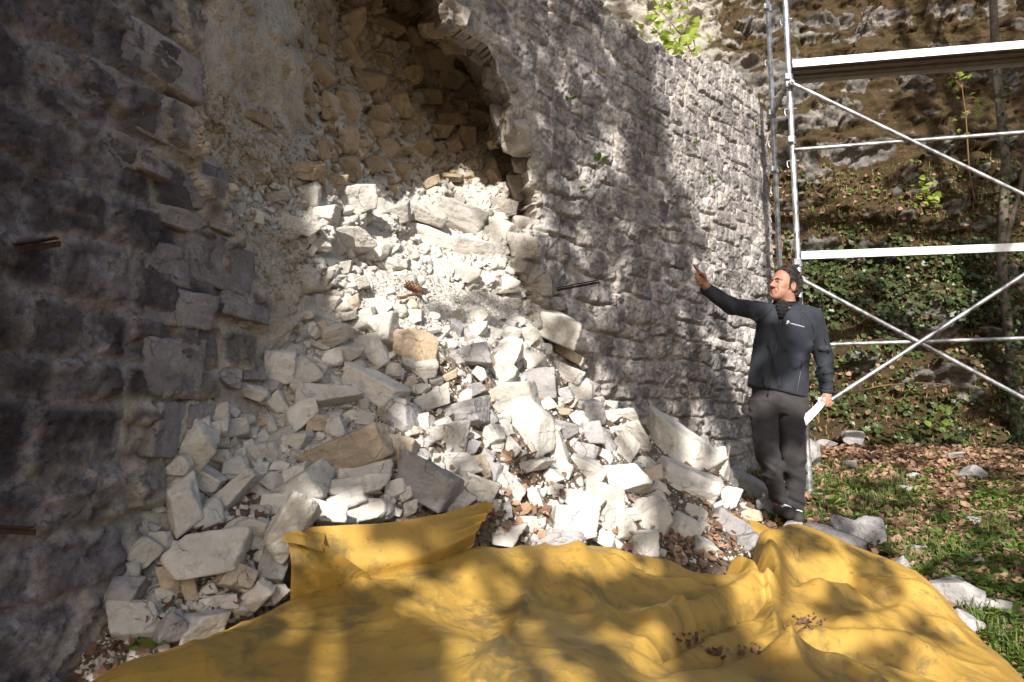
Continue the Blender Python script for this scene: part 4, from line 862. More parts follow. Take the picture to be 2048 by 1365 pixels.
# ------------------------------------------------------------------ leaves
def leaf_mat(name, c, d, rough=.6, trans=.0):
    n = NT(name, rough, .35); k = n.island(); n.put(n.b.inputs['Roughness'], rough)
    m = n.col(n.ramp(n.math('ADD', k, 0), (0, c), (.55, d), (1, tuple((x+y)/2 for x, y in zip(c, d)))))
    if trans:
        t = n.nd('BsdfTranslucent'); x = n.nd('MixShader'); x.inputs[0].default_value = trans; n.put(t.inputs[0], tuple(min(1, v*1.6) for v in d))
        out = n.t.nodes['Material Output']; n.t.links.new(n.b.outputs[0], x.inputs[1]); n.t.links.new(t.outputs[0], x.inputs[2]); n.t.links.new(x.outputs[0], out.inputs[0])
    return m
M['litter'] = leaf_mat('dead_beech_leaves', (.085, .042, .026), (.30, .185, .115), .7)
M['litter_dark'] = leaf_mat('dark_dead_leaves', (.075, .040, .026), (.14, .075, .045), .7)  # darker brown leaves for the lower left and the tarpaulin
M['ivy'] = leaf_mat('ivy_leaves', (.018, .032, .010), (.062, .084, .024), .4, .15)
M['green'] = leaf_mat('fresh_green_leaves', (.055, .10, .018), (.13, .19, .035), .5, .3)
M['bright'] = leaf_mat('young_maple_leaves', (.16, .22, .025), (.28, .34, .05), .5, .4)
M['grass'] = leaf_mat('grass_blades', (.05, .085, .02), (.13, .17, .045), .55, .25)
M['dry'] = leaf_mat('dry_grass', (.23, .14, .06), (.36, .25, .12), .8)
M['canopy'] = leaf_mat('tree_leaves', (.05, .09, .015), (.09, .14, .03), .5)
M['bark'] = simple('bark', (.10, .08, .06), .9, 0, .4, 15, .2, .6)
def leaves(name, P, N, size, mat, g, parent=None, curl=.25, up=.0, shape=(.34, .42), spread=.5, dirs=None):
    P = np.asarray(P, float); N = np.asarray(N, float); n = len(P); size = np.broadcast_to(np.asarray(size, float), (n,))
    N = N+g.normal(0, spread, (n, 3)); N /= np.linalg.norm(N, axis=1)[:, None]
    D = g.normal(size=(n, 3)) if dirs is None else np.asarray(dirs, float)+g.normal(0, .3, (n, 3))
    D = D-N*(D*N).sum(1)[:, None]; D /= np.linalg.norm(D, axis=1)[:, None]; S = np.cross(N, D)
    cu = g.normal(curl, abs(curl)*.6+.02, n); fo = g.normal(.12, .15, n); w1, w2 = shape
    def pt(a, b, c): return P+(D*a+S*b)*size[:, None]+N*(c*size)[:, None]
    V = np.stack([pt(-.5, 0, 0*cu), pt(-.2, w1, cu*.1+fo*w1*2), pt(.18, w2*.9, cu*.25+fo*w2*2), pt(.5, 0, cu*.7), pt(.18, -w2*.9, cu*.25+fo*w2*2), pt(-.2, -w1, cu*.1+fo*w1*2), pt(0, 0, cu*.05)], 1)
    k = np.arange(n)[:, None]*7
    Fc = np.concatenate([k+np.array([[0, 1, 2, 6]]), k+np.array([[6, 2, 3, 4]]), k+np.array([[0, 6, 4, 5]])])
    return obj(name, mesh(name, V.reshape(-1, 3), Fc, mat, False), parent)
gl = np.random.default_rng(303)
def arr(P): return np.array([tuple(q[0]) for q in P]), np.array([tuple(q[1]) for q in P])
bv_all = bvh_of(heap, sc1)
# brown leaves
HOLL = [((1040,1030),(95,45),110), ((1385,1090),(90,48),330), ((1000,960),(60,50),60), ((480,1000),(120,60),35), ((500,1170),(120,80),60), ((320,1230),(110,90),55), ((1150,850),(170,110),30), ((1000,720),(200,120),15), ((1420,990),(60,60),70), ((900,900),(120,80),50), ((330,1000),(60,70),30), ((200,1300),(70,60),70)]
PL = {0: [], 1: []}
for (cx, cy), (a, b), n in HOLL:
    for k in range(n):
        h, nr, d = hit(bv_all, gl.normal(cx, a*.8), gl.normal(cy, b*.8))
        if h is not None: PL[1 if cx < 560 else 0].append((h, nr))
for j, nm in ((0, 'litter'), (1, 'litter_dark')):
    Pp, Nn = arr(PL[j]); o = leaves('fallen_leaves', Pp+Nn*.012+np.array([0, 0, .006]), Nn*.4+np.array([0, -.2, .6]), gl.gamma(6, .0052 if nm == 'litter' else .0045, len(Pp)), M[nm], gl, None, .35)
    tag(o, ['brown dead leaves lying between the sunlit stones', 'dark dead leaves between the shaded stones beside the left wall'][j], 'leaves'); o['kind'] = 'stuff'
bv_g = bvh_of(bpy.data.objects['ground']); bv_t = bvh_of(tarp)
def on_ground(n, poly, g, dens=None):
    out = []
    for h, nr, px, py in sample_px(bv_g, poly, n, g, dens):
        d = Vector(ray(px, py)).normalized(); t = bv_t.ray_cast(Vector((0, 0, CAMZ)), d)
        if t[0] is None or t[3] > (h-Vector((0, 0, CAMZ))).length: out.append((h, nr, px, py))
    return out
GP = [(1430,880),(1640,850),(2110,850),(2110,1420),(1500,1100),(1430,960)]
P = on_ground(5200, GP, gl, lambda x, y: 1 if y < 980 else .55); Pp, Nn = arr(P)
o = leaves('leaf_litter', Pp+np.array([0, 0, .012]), Nn, gl.uniform(.04, .075, len(Pp)), M['litter'], gl, None, .35); tag(o, 'brown leaf litter covering the ground at the right', 'leaves'); o['kind'] = 'stuff'
# more litter and growth just outside the frame so that the ground does not end there
xx = gl.uniform(1.2, 7, 5000); yy = gl.uniform(1.5, 8, 5000); zz = ground_z(xx, yy)
o = leaves('leaf_litter', np.stack([xx, yy, zz+.015], 1), np.tile([0, 0, 1.], (5000, 1)), gl.uniform(.04, .075, 5000), M['litter'], gl, None, .35); tag(o, 'brown leaf litter between the grass and herbs at the right', 'leaves'); o['kind'] = 'stuff'
def gn(px, py): return fbm(np.array(px/95.), np.array(py/45.), seed=401, o=3)
def herb_dens(x, y): return float(np.clip((.75 if y > 940 else .22)+.9*gn(x, y), .02, 1))
P = on_ground(1150, GP, gl, herb_dens); PP = []; NN = []; SZ = []; DD = []
for h, nr, px, py in P:                              # little plants of a few leaves
    r_ = gl.uniform(.02, .06)
    for k in range(int(gl.integers(4, 9))):
        a = gl.uniform(0, 6.283); e = np.array([math.cos(a), math.sin(a), gl.uniform(.2, 1.2)])
        PP.append(np.array(h)+e*r_*[1, 1, .8]+[0, 0, .01]); NN.append([-.5*e[0], -.5*e[1], 1]); SZ.append(gl.uniform(.03, .065)); DD.append(e)
o = leaves('ground_herbs', PP, NN, SZ, M['green'], gl, None, -.2, 0, (.26, .28), .35, DD); tag(o, 'low green herbs and clover-like leaves covering the ground', 'ground cover'); o['kind'] = 'stuff'
def blades(name, pts, hgt, mat, g, lean=.5, wid=.004):
    V = []; Fc = []
    for p in pts:
        H = hgt*g.uniform(.5, 1.2); a = g.uniform(0, 6.283); d = np.array([math.cos(a), math.sin(a), 0]); s = np.array([-d[1], d[0], 0])*wid*g.uniform(.7, 1.4); l = lean*g.uniform(.3, 1.4); b = len(V); p = np.asarray(p)
        for t in (0, .4, .75): c = p+d*l*H*t*t+np.array([0, 0, H*(t-.25*l*t*t)]); V += [c-s*(1-t*.6), c+s*(1-t*.6)]
        V.append(p+d*l*H+np.array([0, 0, H*(1-.3*l)])); Fc += [(b, b+1, b+3, b+2), (b+2, b+3, b+5, b+4), (b+4, b+5, b+6)]
    return obj(name, mesh(name, np.array(V), Fc, mat, False))
GR = []
for (cx, cy), (a, b), n in [((1470,920),(40,28),500), ((1475,960),(34,28),260), ((1640,960),(60,30),200), ((1720,1000),(60,25),260), ((1780,985),(40,25),260), ((1860,1110),(70,30),200), ((1600,1030),(50,18),160), ((1990,1050),(60,50),160), ((2000,1290),(60,50),240), ((1930,1250),(40,30),160), ((1560,1010),(60,20),160), ((1820,1050),(120,50),120)]:
    for k in range(n):
        px, py = gl.normal(cx, a*.6), gl.normal(cy, b*.6); h, nr, d = hit(bv_g, px, py)
        if h is None: continue
        t = bv_t.ray_cast(Vector((0, 0, CAMZ)), d)
        if t[0] is None or t[3] > (h-Vector((0, 0, CAMZ))).length: GR.append(h)
o = blades('grass', GR, .10, M['grass'], gl); tag(o, 'tufts of green grass between wall foot, man and tarpaulin', 'grass'); o['kind'] = 'stuff'
# single plants
def rosette(px, py, size, n, label, mat='green', name='leafy_plant', bv=None, group='broad-leaved plants on the ground', shape=(.16, .2), upb=.9):
    h, nr, d = hit(bv or bv_g, px, py)
    if h is None: return
    r_ = thing(name, label, 'plant', tuple(h), group); PP = []; DD = []; NN = []; SZ = []; b = Bag()
    for k in range(n):
        a = k*2.4+gl.uniform(-.3, .3); up = gl.uniform(.35, 1.25)*upb; e = np.array([math.cos(a), math.sin(a), up]); e /= np.linalg.norm(e); L = size*gl.uniform(.7, 1.1)
        PP.append(e*L*.62); DD.append(e); NN.append([-e[0]*e[2], -e[1]*e[2], 1-e[2]**2+.05]); SZ.append(L*.85); b.tube([(0, 0, -.01), tuple(e*L*.25)], size*.012, 5)
    leaves('leaf_rosette', PP, NN, SZ, M[mat], gl, r_, -.25, 0, shape, .12, np.array(DD)*3); b.build('stalks', M['grass'], r_)
for q in [(1995,1000,.20,13,'large broad-leaved rosette at the right frame edge below the white rock'),(1862,1105,.13,10,'narrow-leaved rosette in the middle of the grass'),(1655,1180,.0,0,''),(1842,1150,.12,9,'pale green rosette just above the large pale rock'),
          (1792,1118,.12,9,'narrow-leaved rosette against the right side of the tarpaulin'),(1985,1090,.10,8,'small upright plant near the frame edge above the little white rock'),(1655,1015,.15,11,'dark green rosette in the shaded grass right of the man'),
          (1715,985,.16,12,'spreading leafy plant in the shade behind the paired rocks'),(1765,1075,.10,8,'small plant right of the paired grey rocks'),(1955,1135,.12,9,'bushy little plant beside the little white rock'),(1600,1040,.12,9,'leafy plant in front of the man\'s shoes'),(1885,1050,.11,8,'lone plant in the grass between rosette and frame edge')]:
    if q[3]: rosette(*q)
bv_s = bvh_of(bpy.data.objects['rocky_slope']); bv_w = bvh_of(*wall_thing.children)
for q in [(1008,1030,.05,5,'tiny green seedling beside the tarpaulin strip tip'),(905,1040,.05,5,'tiny green seedling under the big blue-grey boulder'),(1098,1012,.05,4,'single green leaf among the brown leaves of the hollow'),(470,1265,.05,5,'small seedling by the tarpaulin slope at lower left'),(300,1300,.06,6,'small seedling below the smooth boulder')]:
    rosette(*q, bv=bv_all, name='seedling', group='green seedlings on the heap', shape=(.3, .34))
for q in [(1137,205,.07,8,'small green tuft on the wall right of the breach top'),(1198,325,.09,9,'green tuft in a wall joint in the dark shadow band'),(1160,383,.06,7,'small green tuft above the iron bar on the grey wall'),(1388,292,.07,7,'small tuft high on the sunlit end of the wall'),
          (1418,368,.09,7,'pale upright leaves in the sunlit wall end'),(1500,640,.06,6,'tuft in a wall hole beside the man\'s jacket'),(1345,400,.05,6,'tiny tuft in the middle of the shadow band edge'),(1510,260,.07,7,'green tuft near the wall end left of the scaffold'),(1180,620,.05,6,'tiny tuft under the iron bar')]:
    rosette(*q, bv=bv_w, name='wall_tuft', group='small plants rooted in the grey wall', shape=(.22, .25))
rosette(1478, 900, .26, 34, 'bright green leafy clump at the wall foot left of the man', 'bright', shape=(.26, .3), upb=.8)
def shrub(name, label, stems, leafsz, nl, mat, cat='shrub', spread=.09, r=.007, group=None):
    root = thing(name, label, cat, tuple(stems[0][0]), group); o0 = np.array(stems[0][0]); b = Bag(); PP = []; NN = []
    for st in stems:
        st = np.array(st, float); b.tube([tuple(p) for p in st-o0], [r*(1-.7*i/(len(st)-1)) for i in range(len(st))], 7); L = len(st)
        for k in range(nl):
            t = gl.uniform(.25, 1)*(L-1); i = min(int(t), L-2); c = st[i]+(st[i+1]-st[i])*(t-i)
            PP.append(c-o0+gl.normal(0, spread, 3)); NN.append([0, -.6, .8])
    b.build('stem', M['twig'], root); leaves('foliage', PP, NN, gl.uniform(.7, 1.2, len(PP))*leafsz, M[mat], gl, root, -.2, 0, (.34, .44), .45)
# maple shoots on the wall top, sapling and shoots on the slope
def wt(px, py, Y): return at(px, py, Y)
shrub('maple_shoot', 'young maple shoots with bright green leaves growing on top of the wall', [[wt(1400,140,6.5), wt(1370,80,6.5), wt(1320,20,6.4), wt(1290,-30,6.4)], [wt(1400,140,6.5), wt(1385,70,6.6), wt(1360,0,6.6), wt(1350,-40,6.6)], [wt(1380,120,6.4), wt(1330,80,6.2), wt(1300,50,6.2)], [wt(1395,140,6.4), wt(1372,118,6.2), wt(1350,90,6.1)]], .10, 34, 'bright', spread=.10)
hs = lambda px, py, o=.05: np.array(hit(bv_s, px, py)[0])-np.array([0, o, 0])
def stem_up(px0, py0, px1, py1, n=6, fwd=.35):
    a = hs(px0, py0, .02); Y0 = a[1]; return [at(px0+(px1-px0)*t+gl.normal(0, 3), py0+(py1-py0)*t, Y0-fwd*t**.5) if t > 0 else a for t in np.linspace(0, 1, n)]
sap = stem_up(1947,400,1924,120)
shrub('sapling', 'thin bare sapling with a few pale leaves below the upper deck', [sap, [sap[4], np.array(sap[4])+[-.13, 0, .17], np.array(sap[4])+[-.22, -.03, .3]], [sap[3], np.array(sap[3])+[.18, 0, .24]]], .085, 12, 'bright', 'sapling', .06, .014)
shrub('leafy_shoot', 'bright green leafy shoot in the middle of the ivy slope', [stem_up(1850,415,1835,370,4,.2), stem_up(1850,415,1868,375,4,.2)], .10, 16, 'bright', 'plant', .07)
shrub('leafy_shoot', 'dark green seedling with long leaves on the lower ivy slope', [stem_up(1885,850,1880,815,4,.2)], .12, 8, 'green', 'plant', .05)
tp_ = stem_up(2032, 892, 2020, 700, 4, .1)[:-1]+[at(2020, 700, 8.5), at(2002, 520, 8.5), at(2012, 330, 8.6), at(1992, 130, 8.7), at(1984, -60, 8.8), at(1975, -260, 8.9)]; o0 = np.array(tp_[0])
root = thing('ivy_clad_tree', 'thin dark tree trunk with ivy at the right edge of the slope', 'tree', tuple(o0)); b = Bag(); b.tube([tuple(np.array(q)-o0) for q in tp_], [.065]+[.055]*(len(tp_)-3)+[.045, .035], 10); b.tube([tuple(np.array(q)-o0) for q in (at(2002, 520, 8.5), at(2040, 380, 8.45), at(2075, 200, 8.4))], [.035, .028, .02], 8)
b.build('trunk', M['bark'], root); tq = np.array([np.array(q) for q in tp_]); i_ = gl.integers(0, len(tq)-3, 420); f_ = gl.random(420)[:, None]; PP = tq[i_]*(1-f_)+tq[i_+1]*f_+gl.normal(0, .05, (420, 3))-[0, .05, 0]
leaves('climbing_ivy', PP-o0, np.tile([0, -1, .3], (420, 1)), gl.uniform(.03, .08, 420), M['ivy'], gl, root, -.1, 0, (.42, .36), .5)
# ivy and dry grass
fi_ = ivyw.ravel(); sel = gl.choice(len(fi_), 40000, p=fi_/fi_.sum()); sv = SL.reshape(-1, 3)[sel]; m = (sv[:, 0] > 2.9) & (sv[:, 0] < 8) & (sv[:, 2] < 4.6); sv = sv[m][:6000]
off = np.array([.02, -.06, .02]); o = leaves('ivy', sv+off+gl.normal(0, .04, sv.shape), np.tile([.0, -.75, .6], (len(sv), 1)), gl.uniform(.03, .10, len(sv)), M['ivy'], gl, None, -.15, 0, (.42, .36), .45)
tag(o, 'dark green ivy spreading over the mossy slope', 'ivy'); o['kind'] = 'stuff'
mz = moss.ravel()*(1-ivyw.ravel()*.5)*(SL[..., 2].ravel() < 4.5); sel = gl.choice(len(mz), 9000, p=mz/mz.sum()); sv = SL.reshape(-1, 3)[sel]; m = (sv[:, 0] > 2.6) & (sv[:, 0] < 8); sv = sv[m][:1200]
o = leaves('slope_litter', sv+off*.4, np.tile([0, -.6, .8], (len(sv), 1)), gl.uniform(.05, .09, len(sv)), M['litter'], gl, None, .3); tag(o, 'brown leaves caught on the mossy ledges of the slope', 'leaves'); o['kind'] = 'stuff'
sel = gl.choice(len(mz), 9000, p=mz/mz.sum()); sv = SL.reshape(-1, 3)[sel]; m = (sv[:, 0] > 2.6) & (sv[:, 0] < 8); o = blades('dry_grass', sv[m][:4200]+[0, -.02, 0], .16, M['dry'], gl, 1.3, .003); tag(o, 'dry straw-coloured grass hanging from the ledges of the slope', 'grass'); o['kind'] = 'stuff'
sel = gl.choice(len(mz), 9000, p=mz/mz.sum()); sv = SL.reshape(-1, 3)[sel]; m = (sv[:, 0] > 2.6) & (sv[:, 0] < 8); sv = sv[m][:2600]
o = leaves('slope_herbs', sv+off*.6, np.tile([0, -.6, .8], (len(sv), 1)), gl.uniform(.03, .07, len(sv)), M['green'], gl, None, .1); tag(o, 'small green herbs on the ledges of the slope', 'ground cover'); o['kind'] = 'stuff'
# leaf scraps lying on the tarpaulin
for (px, py, n, lab) in [(1615,1245,40,'clump of brown leaves lying in a fold of the tarpaulin'),(1378,1283,14,'small scatter of leaf crumbs on the tarpaulin, left of the dark smear'),(1430,1308,18,'dark leaf smear on the lower middle of the tarpaulin'),(1505,1302,10,'dark crumb of leaves right of the smear on the tarpaulin')]:
    P = []
    for k in range(n):
        h, nr, d = hit(bv_t, gl.normal(px, 16), gl.normal(py, 7)); P.append((h, nr))
    Pp, Nn = arr(P); tag(leaves('leaf_clump', Pp+[0, 0, .006], Nn, gl.uniform(.010, .026, n), M['litter_dark'], gl, None, .5), lab, 'leaves', 'leaf scraps on the tarpaulin')['kind'] = 'stuff'

# ------------------------------------------------------------------ trees behind the viewer: unseen, their leaves laid out to cast dappled shade where wanted
PLIT = [(630,372),(720,345),(800,378),(985,330),(1042,400),(1048,600),(1130,650),(1230,770),(1300,830),(1440,870),(1560,1000),(1520,1120),(1330,1140),(1200,1110),(1000,1095),(985,1010),(930,990),(880,950),(770,915),(790,840),(880,830),(850,740),(750,690),(650,610),(640,540),(620,450)]
WFAR = [(1250,-60),(1620,-60),(1620,560),(1560,880),(1480,900),(1440,560),(1390,440),(1330,260),(1250,60)]
WSTR = [(960,-40),(1080,-40),(1270,330),(1340,580),(1230,580),(1120,330),(1040,160)]
WLOW = [(1050,330),(1120,330),(1240,560),(1480,560),(1500,900),(1290,830),(1200,770),(1060,600)]
MAN = [(1375,515),(1690,515),(1690,1040),(1480,1040),(1480,700)]
def lit(px, py):
    n = float(fbm(np.array(px/70.), np.array(py/60.), seed=501, o=3)); n2 = float(fbm(np.array(px/40.), np.array(py/55.), seed=507, o=2)); q = (np.array(px), np.array(py)); L = 0.
    if in_poly(PLIT, *q):
        L = 1.
        if ((px-965)/100)**2+((py-622)/34)**2 < 1: L = .15
        elif px < 820 and py > 690: L = float(n > -.05)
        elif n2 < -.42 and py > 700: L = 0.
    elif 470 < px < 700 and 330 < py < 480: L = float(n2 > .15)
    elif in_poly(WFAR, *q): L = 1.
    elif in_poly(WSTR, *q): L = float(n2 > .24)
    elif in_poly(WLOW, *q): L = float(n2 > .22)
    if in_poly(MAN, *q): L = 1. if 1520 < px < 1625 and 515 < py < 660 else float(n2 > -.2)
    elif px > 1560 and py < 880: L = float(n > -.42) if px < 1930 else float(n2 > .05)
    elif px > 1500 and py >= 880 and py < 1360-(2048-px)*.55:
        L = float(n > -.1)
        if ((px-1715)/110)**2+((py-1005)/48)**2 < 1: L = float(n2 > .25)
    elif py > 1000 and (py > 1085 or px < 1000) and px > 560 and not in_poly(PLIT, *q):
        m_ = float(fbm(np.array(px/165.), np.array(py/80.), seed=521, o=2)); L = float(m_ > -.07)
    return L
bv_scene = bvh_of(heap, tarp, bpy.data.objects['ground'], *wall_thing.children)
CL = []; g3 = np.random.default_rng(909); sun = np.array(TO_SUN)
for py in range(-70, 1440, 22):
    for px in range(-120, 2170, 22):
        x, y = px+g3.uniform(-9, 9), py+g3.uniform(-9, 9)
        if lit(x, y) > .5: continue
        if in_poly(MAN, np.array(x), np.array(y)): p = at(x, y, 5.0)
        else:
            h, nr, d = hit(bv_scene, x, y); h2, n2_, d2 = hit(bv_s, x, y)
            c = [q for q in (h, h2) if q is not None]
            if not c: continue
            p = np.array(min(c, key=lambda q: q.y))
        t = (p[1]+2.2+g3.uniform(0, 3.0))/.83/1.0
        CL.append((p+sun*t, 22/F*p[1]))
CL_P = np.array([c[0] for c in CL]); CL_S = np.array([c[1] for c in CL])
TREES = [(-4.2, -4.6), (-.6, -5.2), (4.38, -2.6), (4.74, -2.9)]
near_t = np.argmin([(CL_P[:, 0]-t[0])**2+.4*(CL_P[:, 1]-t[1])**2 for t in TREES], axis=0)
LBL = ['tall tree behind the viewer, leftmost of the shading trees', 'tall leafy tree behind the viewer shading the tarpaulin', 'slim tree behind the viewer at the right, shading the slope', 'slim tree at the far right behind the viewer']
for k, (tx_, ty_) in enumerate(TREES):
    m = near_t == k; zb = float(ground_z(np.array(tx_), np.array(ty_))); root = thing('shade_tree', LBL[k], 'tree', (tx_, ty_, zb), 'trees behind the viewer'); o0 = np.array([tx_, ty_, zb])
    Pc = CL_P[m]; top = max(7., Pc[:, 2].max()+.5-zb) if m.any() else 8.; b = Bag()
    b.tube([(0, 0, -.1), (.05, -.05, top*.3), (-.04, -.1, top*.65), (0, -.1, top)], [.17, .14, .10, .03] if k < 2 else [.15, .13, .11, .07], 12)
    if m.any():
        for j in g3.choice(len(Pc), min(16, len(Pc)), False):
            e = Pc[j]-o0; z0 = max(1.5, e[2]*.75); b.tube([(0, -.08, z0), tuple(e*[.5, .5, 0]+[0, 0, (z0+e[2])/2+.15]), tuple(e)], [.04, .025, .01], 7)
    b.build('trunk', M['bark'], root)
    if m.any():
        rep_ = 5; PP = np.repeat(Pc, rep_, 0); S = np.repeat(CL_S[m], rep_); PP = PP+g3.normal(0, 1, PP.shape)*(S*.28)[:, None]+sun*g3.uniform(-.6, .6, len(PP))[:, None]
        leaves('crown', PP-o0, np.tile(sun, (len(PP), 1)), np.clip(S*1.25, .07, .2), M['canopy'], g3, root, -.1, 0, (.36, .42), .35)
# ------------------------------------------------------------------ the man: signed distance shapes meshed as smooth skins
def nets(f, org, h):                                 # surface nets of a sampled distance field
    ins = f < 0; s = np.array(f.shape)-1; cnt = np.zeros(s, np.int32); acc = np.zeros((*s, 3)); n = np.zeros(s)
    cs = [(a, b, c) for a in (0, 1) for b in (0, 1) for c in (0, 1)]
    sl = lambda o: tuple(slice(o[i], o[i]+s[i]) for i in range(3))
    tot = sum(ins[sl(c)].astype(np.int8) for c in cs); act = (tot > 0) & (tot < 8); ai = np.argwhere(act); idx = np.full(s, -1); idx[act] = np.arange(len(ai))
    vals = {c: f[sl(c)][act] for c in cs}; P = np.zeros((len(ai), 3)); N = np.zeros(len(ai))
    for a in cs:
        for k in range(3):
            if a[k]: continue
            b = list(a); b[k] = 1; b = tuple(b); va, vb = vals[a], vals[b]; m = (va < 0) != (vb < 0); t = va[m]/(va[m]-vb[m])
            q = np.tile(np.array(a, float), (m.sum(), 1)); q[:, k] = t; P[m] += q; N[m] += 1
    V = (ai+P/N[:, None])*h+org; Fs = []
    for k in range(3):
        o1, o2 = [(1, 2), (2, 0), (0, 1)][k]; sa = [slice(1, s[i]) for i in range(3)]; sa[k] = slice(0, s[k]); A = ins[tuple(sa)]
        sb = list(sa); sb[k] = slice(1, s[k]+1); Bm = ins[tuple(sb)]; w_ = np.argwhere(A != Bm); fl = A[A != Bm]; base_ = w_.copy()
        for i in range(3):
            if i != k: base_[:, i] += 1
        def g(d1, d2): q = base_.copy(); q[:, o1] -= d1; q[:, o2] -= d2; return idx[q[:, 0], q[:, 1], q[:, 2]]
        Q = np.stack([g(1, 1), g(0, 1), g(0, 0), g(1, 0)], 1); Q[~fl] = Q[~fl][:, ::-1]; Fs.append(Q)
    Fc = np.concatenate(Fs); return V, Fc[(Fc >= 0).all(1)]
def smooth_v(V, Fc, it=2, lam=.5):
    for _ in range(it):
        S = np.zeros_like(V); n = np.zeros(len(V))
        for a, b in ((0, 1), (1, 2), (2, 3), (3, 0)):
            for i, j in ((a, b), (b, a)): np.add.at(S, Fc[:, i], V[Fc[:, j]]); np.add.at(n, Fc[:, i], 1)
        V = V+lam*(S/np.maximum(n, 1)[:, None]-V)
    return V
def vol(lo, hi, h):
    ax = [np.arange(a, b, h) for a, b in zip(lo, hi)]; return np.stack(np.meshgrid(*ax, indexing='ij'), -1)
def smin(a, b, k): t = np.clip(.5+.5*(b-a)/k, 0, 1); return b+(a-b)*t-k*t*(1-t)
def smax(a, b, k): return -smin(-a, -b, k)
def cap(p, a, b, ra, rb):
    a, b = np.asarray(a, float), np.asarray(b, float); v = b-a; t = np.clip(((p-a)@v)/(v@v), 0, 1); return np.linalg.norm(p-a-t[..., None]*v, axis=-1)-(ra+(rb-ra)*t)
def ell(p, c, r): q = (p-np.asarray(c))/np.asarray(r); k = np.linalg.norm(q, axis=-1); return (k-1)*min(r)
YM = 5.0
def J(px, py, dy=0.): return at(px, py, YM+dy)
PXM = YM/F
man_z = float(ground_z(np.array(2.05), np.array(YM)))
man = thing('person', 'man in dark grey softshell jacket and trousers pointing up at the breach', 'person', (2.05, YM, man_z))
mo = np.array([2.05, YM, man_z])
def skin(name, V, Fc, mat, parent=man, attrs=None): return obj(name, mesh(name, V-mo, Fc, mat, True, attrs), parent)
def cloth(name, c, d, rough, weave):
    n = NT(name, rough, .25); k = n.noise(6, 5, .6); n.bump(n.noise(weave, 3, .6), .25, .002); n.bump(n.noise(14, 4, .6, .4), .25, .012)
    n.b.inputs['Sheen Weight'].default_value = .03; return n.col(n.mix(n.ramp(k, (.35, 0.), (.68, 1.)), c, d))
M['jacket'] = cloth('dark_grey_softshell', (.018, .0205, .028), (.031, .0355, .045), .8, 300)
M['trouser'] = cloth('grey_trouser_cloth', (.027, .024, .0255), (.050, .045, .047), .9, 350)
M['scarf'] = cloth('black_scarf', (.008, .008, .009), (.016, .015, .017), .95, 200)
M['zip'] = simple('black_zip', (.006, .006, .007), .5)
M['shoe'] = simple('grey_shoe', (.05, .046, .045), .8, 0, .3, 60)
M['white'] = simple('white_print', (.8, .8, .8), .6, 0, .02)
M['paper'] = simple('white_paper', (.74, .74, .80), .7, 0, .03, 5)
def skin_mat():
    n = NT('skin', .5, .4); c = n.mix(n.ramp(n.noise(28, 5, .6), (.35, 0.), (.68, 1.)), (.36, .185, .125), (.27, .125, .085))
    c = n.mix(n.attr('lip'), c, (.25, .105, .08)); c = n.mix(n.math('MULTIPLY', n.attr('stub'), .05), c, (.20, .125, .10))
    n.b.inputs['Subsurface Weight'].default_value = .08; n.b.inputs['Subsurface Radius'].default_value = (.012, .004, .002); n.b.inputs['Subsurface Scale'].default_value = .3
    n.bump(n.noise(90, 4, .6), .15, .002); return n.col(c)
M['skin'] = skin_mat()
def hair_mat():
    n = NT('dark_brown_hair', .55, .4); return n.col(n.ramp(n.noise(55, 4, .7), (.35, (.008, .0055, .0045)), (.62, (.026, .017, .013)), (.85, (.07, .05, .04))))
M['hair'] = hair_mat()
def eye_mat(): n = NT('eyes', .2, .5); return n.col(n.mix(n.attr('iris'), (.30, .27, .25), (.015, .010, .008)))
M['eye'] = eye_mat()
# --- trousers
def profile(rows, p, ex=2.3):                        # rows: py, left px, right px, half depth, dy
    zz = []; cx = []; aa = []; bb = []; cy = []
    for py, l, r_, hd, dy in rows:
        q, q2 = J(l, py, dy), J(r_, py, dy); zz.append((q[2]+q2[2])/2); cx.append((q[0]+q2[0])/2); aa.append(abs(q2[0]-q[0])/2); bb.append(hd); cy.append(YM+dy)
    o_ = np.argsort(zz); zz, cx, aa, bb, cy = [np.array(v)[o_] for v in (zz, cx, aa, bb, cy)]; z = p[..., 2]
    a, b = np.interp(z, zz, aa), np.interp(z, zz, bb); k = (np.abs((p[..., 0]-np.interp(z, zz, cx))/a)**ex+np.abs((p[..., 1]-np.interp(z, zz, cy))/b)**ex)**(1/ex)
    d = (k-1)*np.minimum(a, b); return np.maximum(d, np.maximum(z-zz[-1], zz[0]-z))
p = vol((1.66, 4.72, man_z-.02), (2.26, 5.28, 1.02), .0085)
legA = profile([(800,1500,1560,.105,0),(840,1501,1557,.105,0),(870,1505,1557,.10,-.015),(905,1510,1559,.092,-.03),(925,1516,1561,.088,-.02),(960,1528,1569,.08,.01),(990,1539,1572,.074,.03),(1010,1546,1575,.07,.03)], p)
legB = profile([(800,1554,1613,.105,0),(840,1556,1612,.105,0),(870,1558,1610,.10,-.02),(905,1561,1609,.092,-.035),(925,1563,1611,.09,-.025),(960,1568,1611,.082,0),(990,1571,1610,.076,.02),(1022,1571,1609,.075,.02)], p)
hips = profile([(770,1503,1613,.125,0),(800,1499,1613,.125,0),(815,1500,1613,.12,0),(832,1503,1611,.10,0)], p)
d = smin(smin(legA, legB, .012), hips, .03)
zq = p[..., 2]; kn = np.exp(-((zq-J(1560,935)[2])/.09)**2)+.9*np.exp(-((zq-J(1560,1005)[2])/.07)**2)+.35
d = d-.020*kn*ridged(p[..., 0]*5+zq*3, zq*13+p[..., 0]*6, p[..., 1]*4, o=2, seed=601)+.009-.005*fbm(p[..., 0]*14, p[..., 1]*14, zq*10, o=2, seed=603)
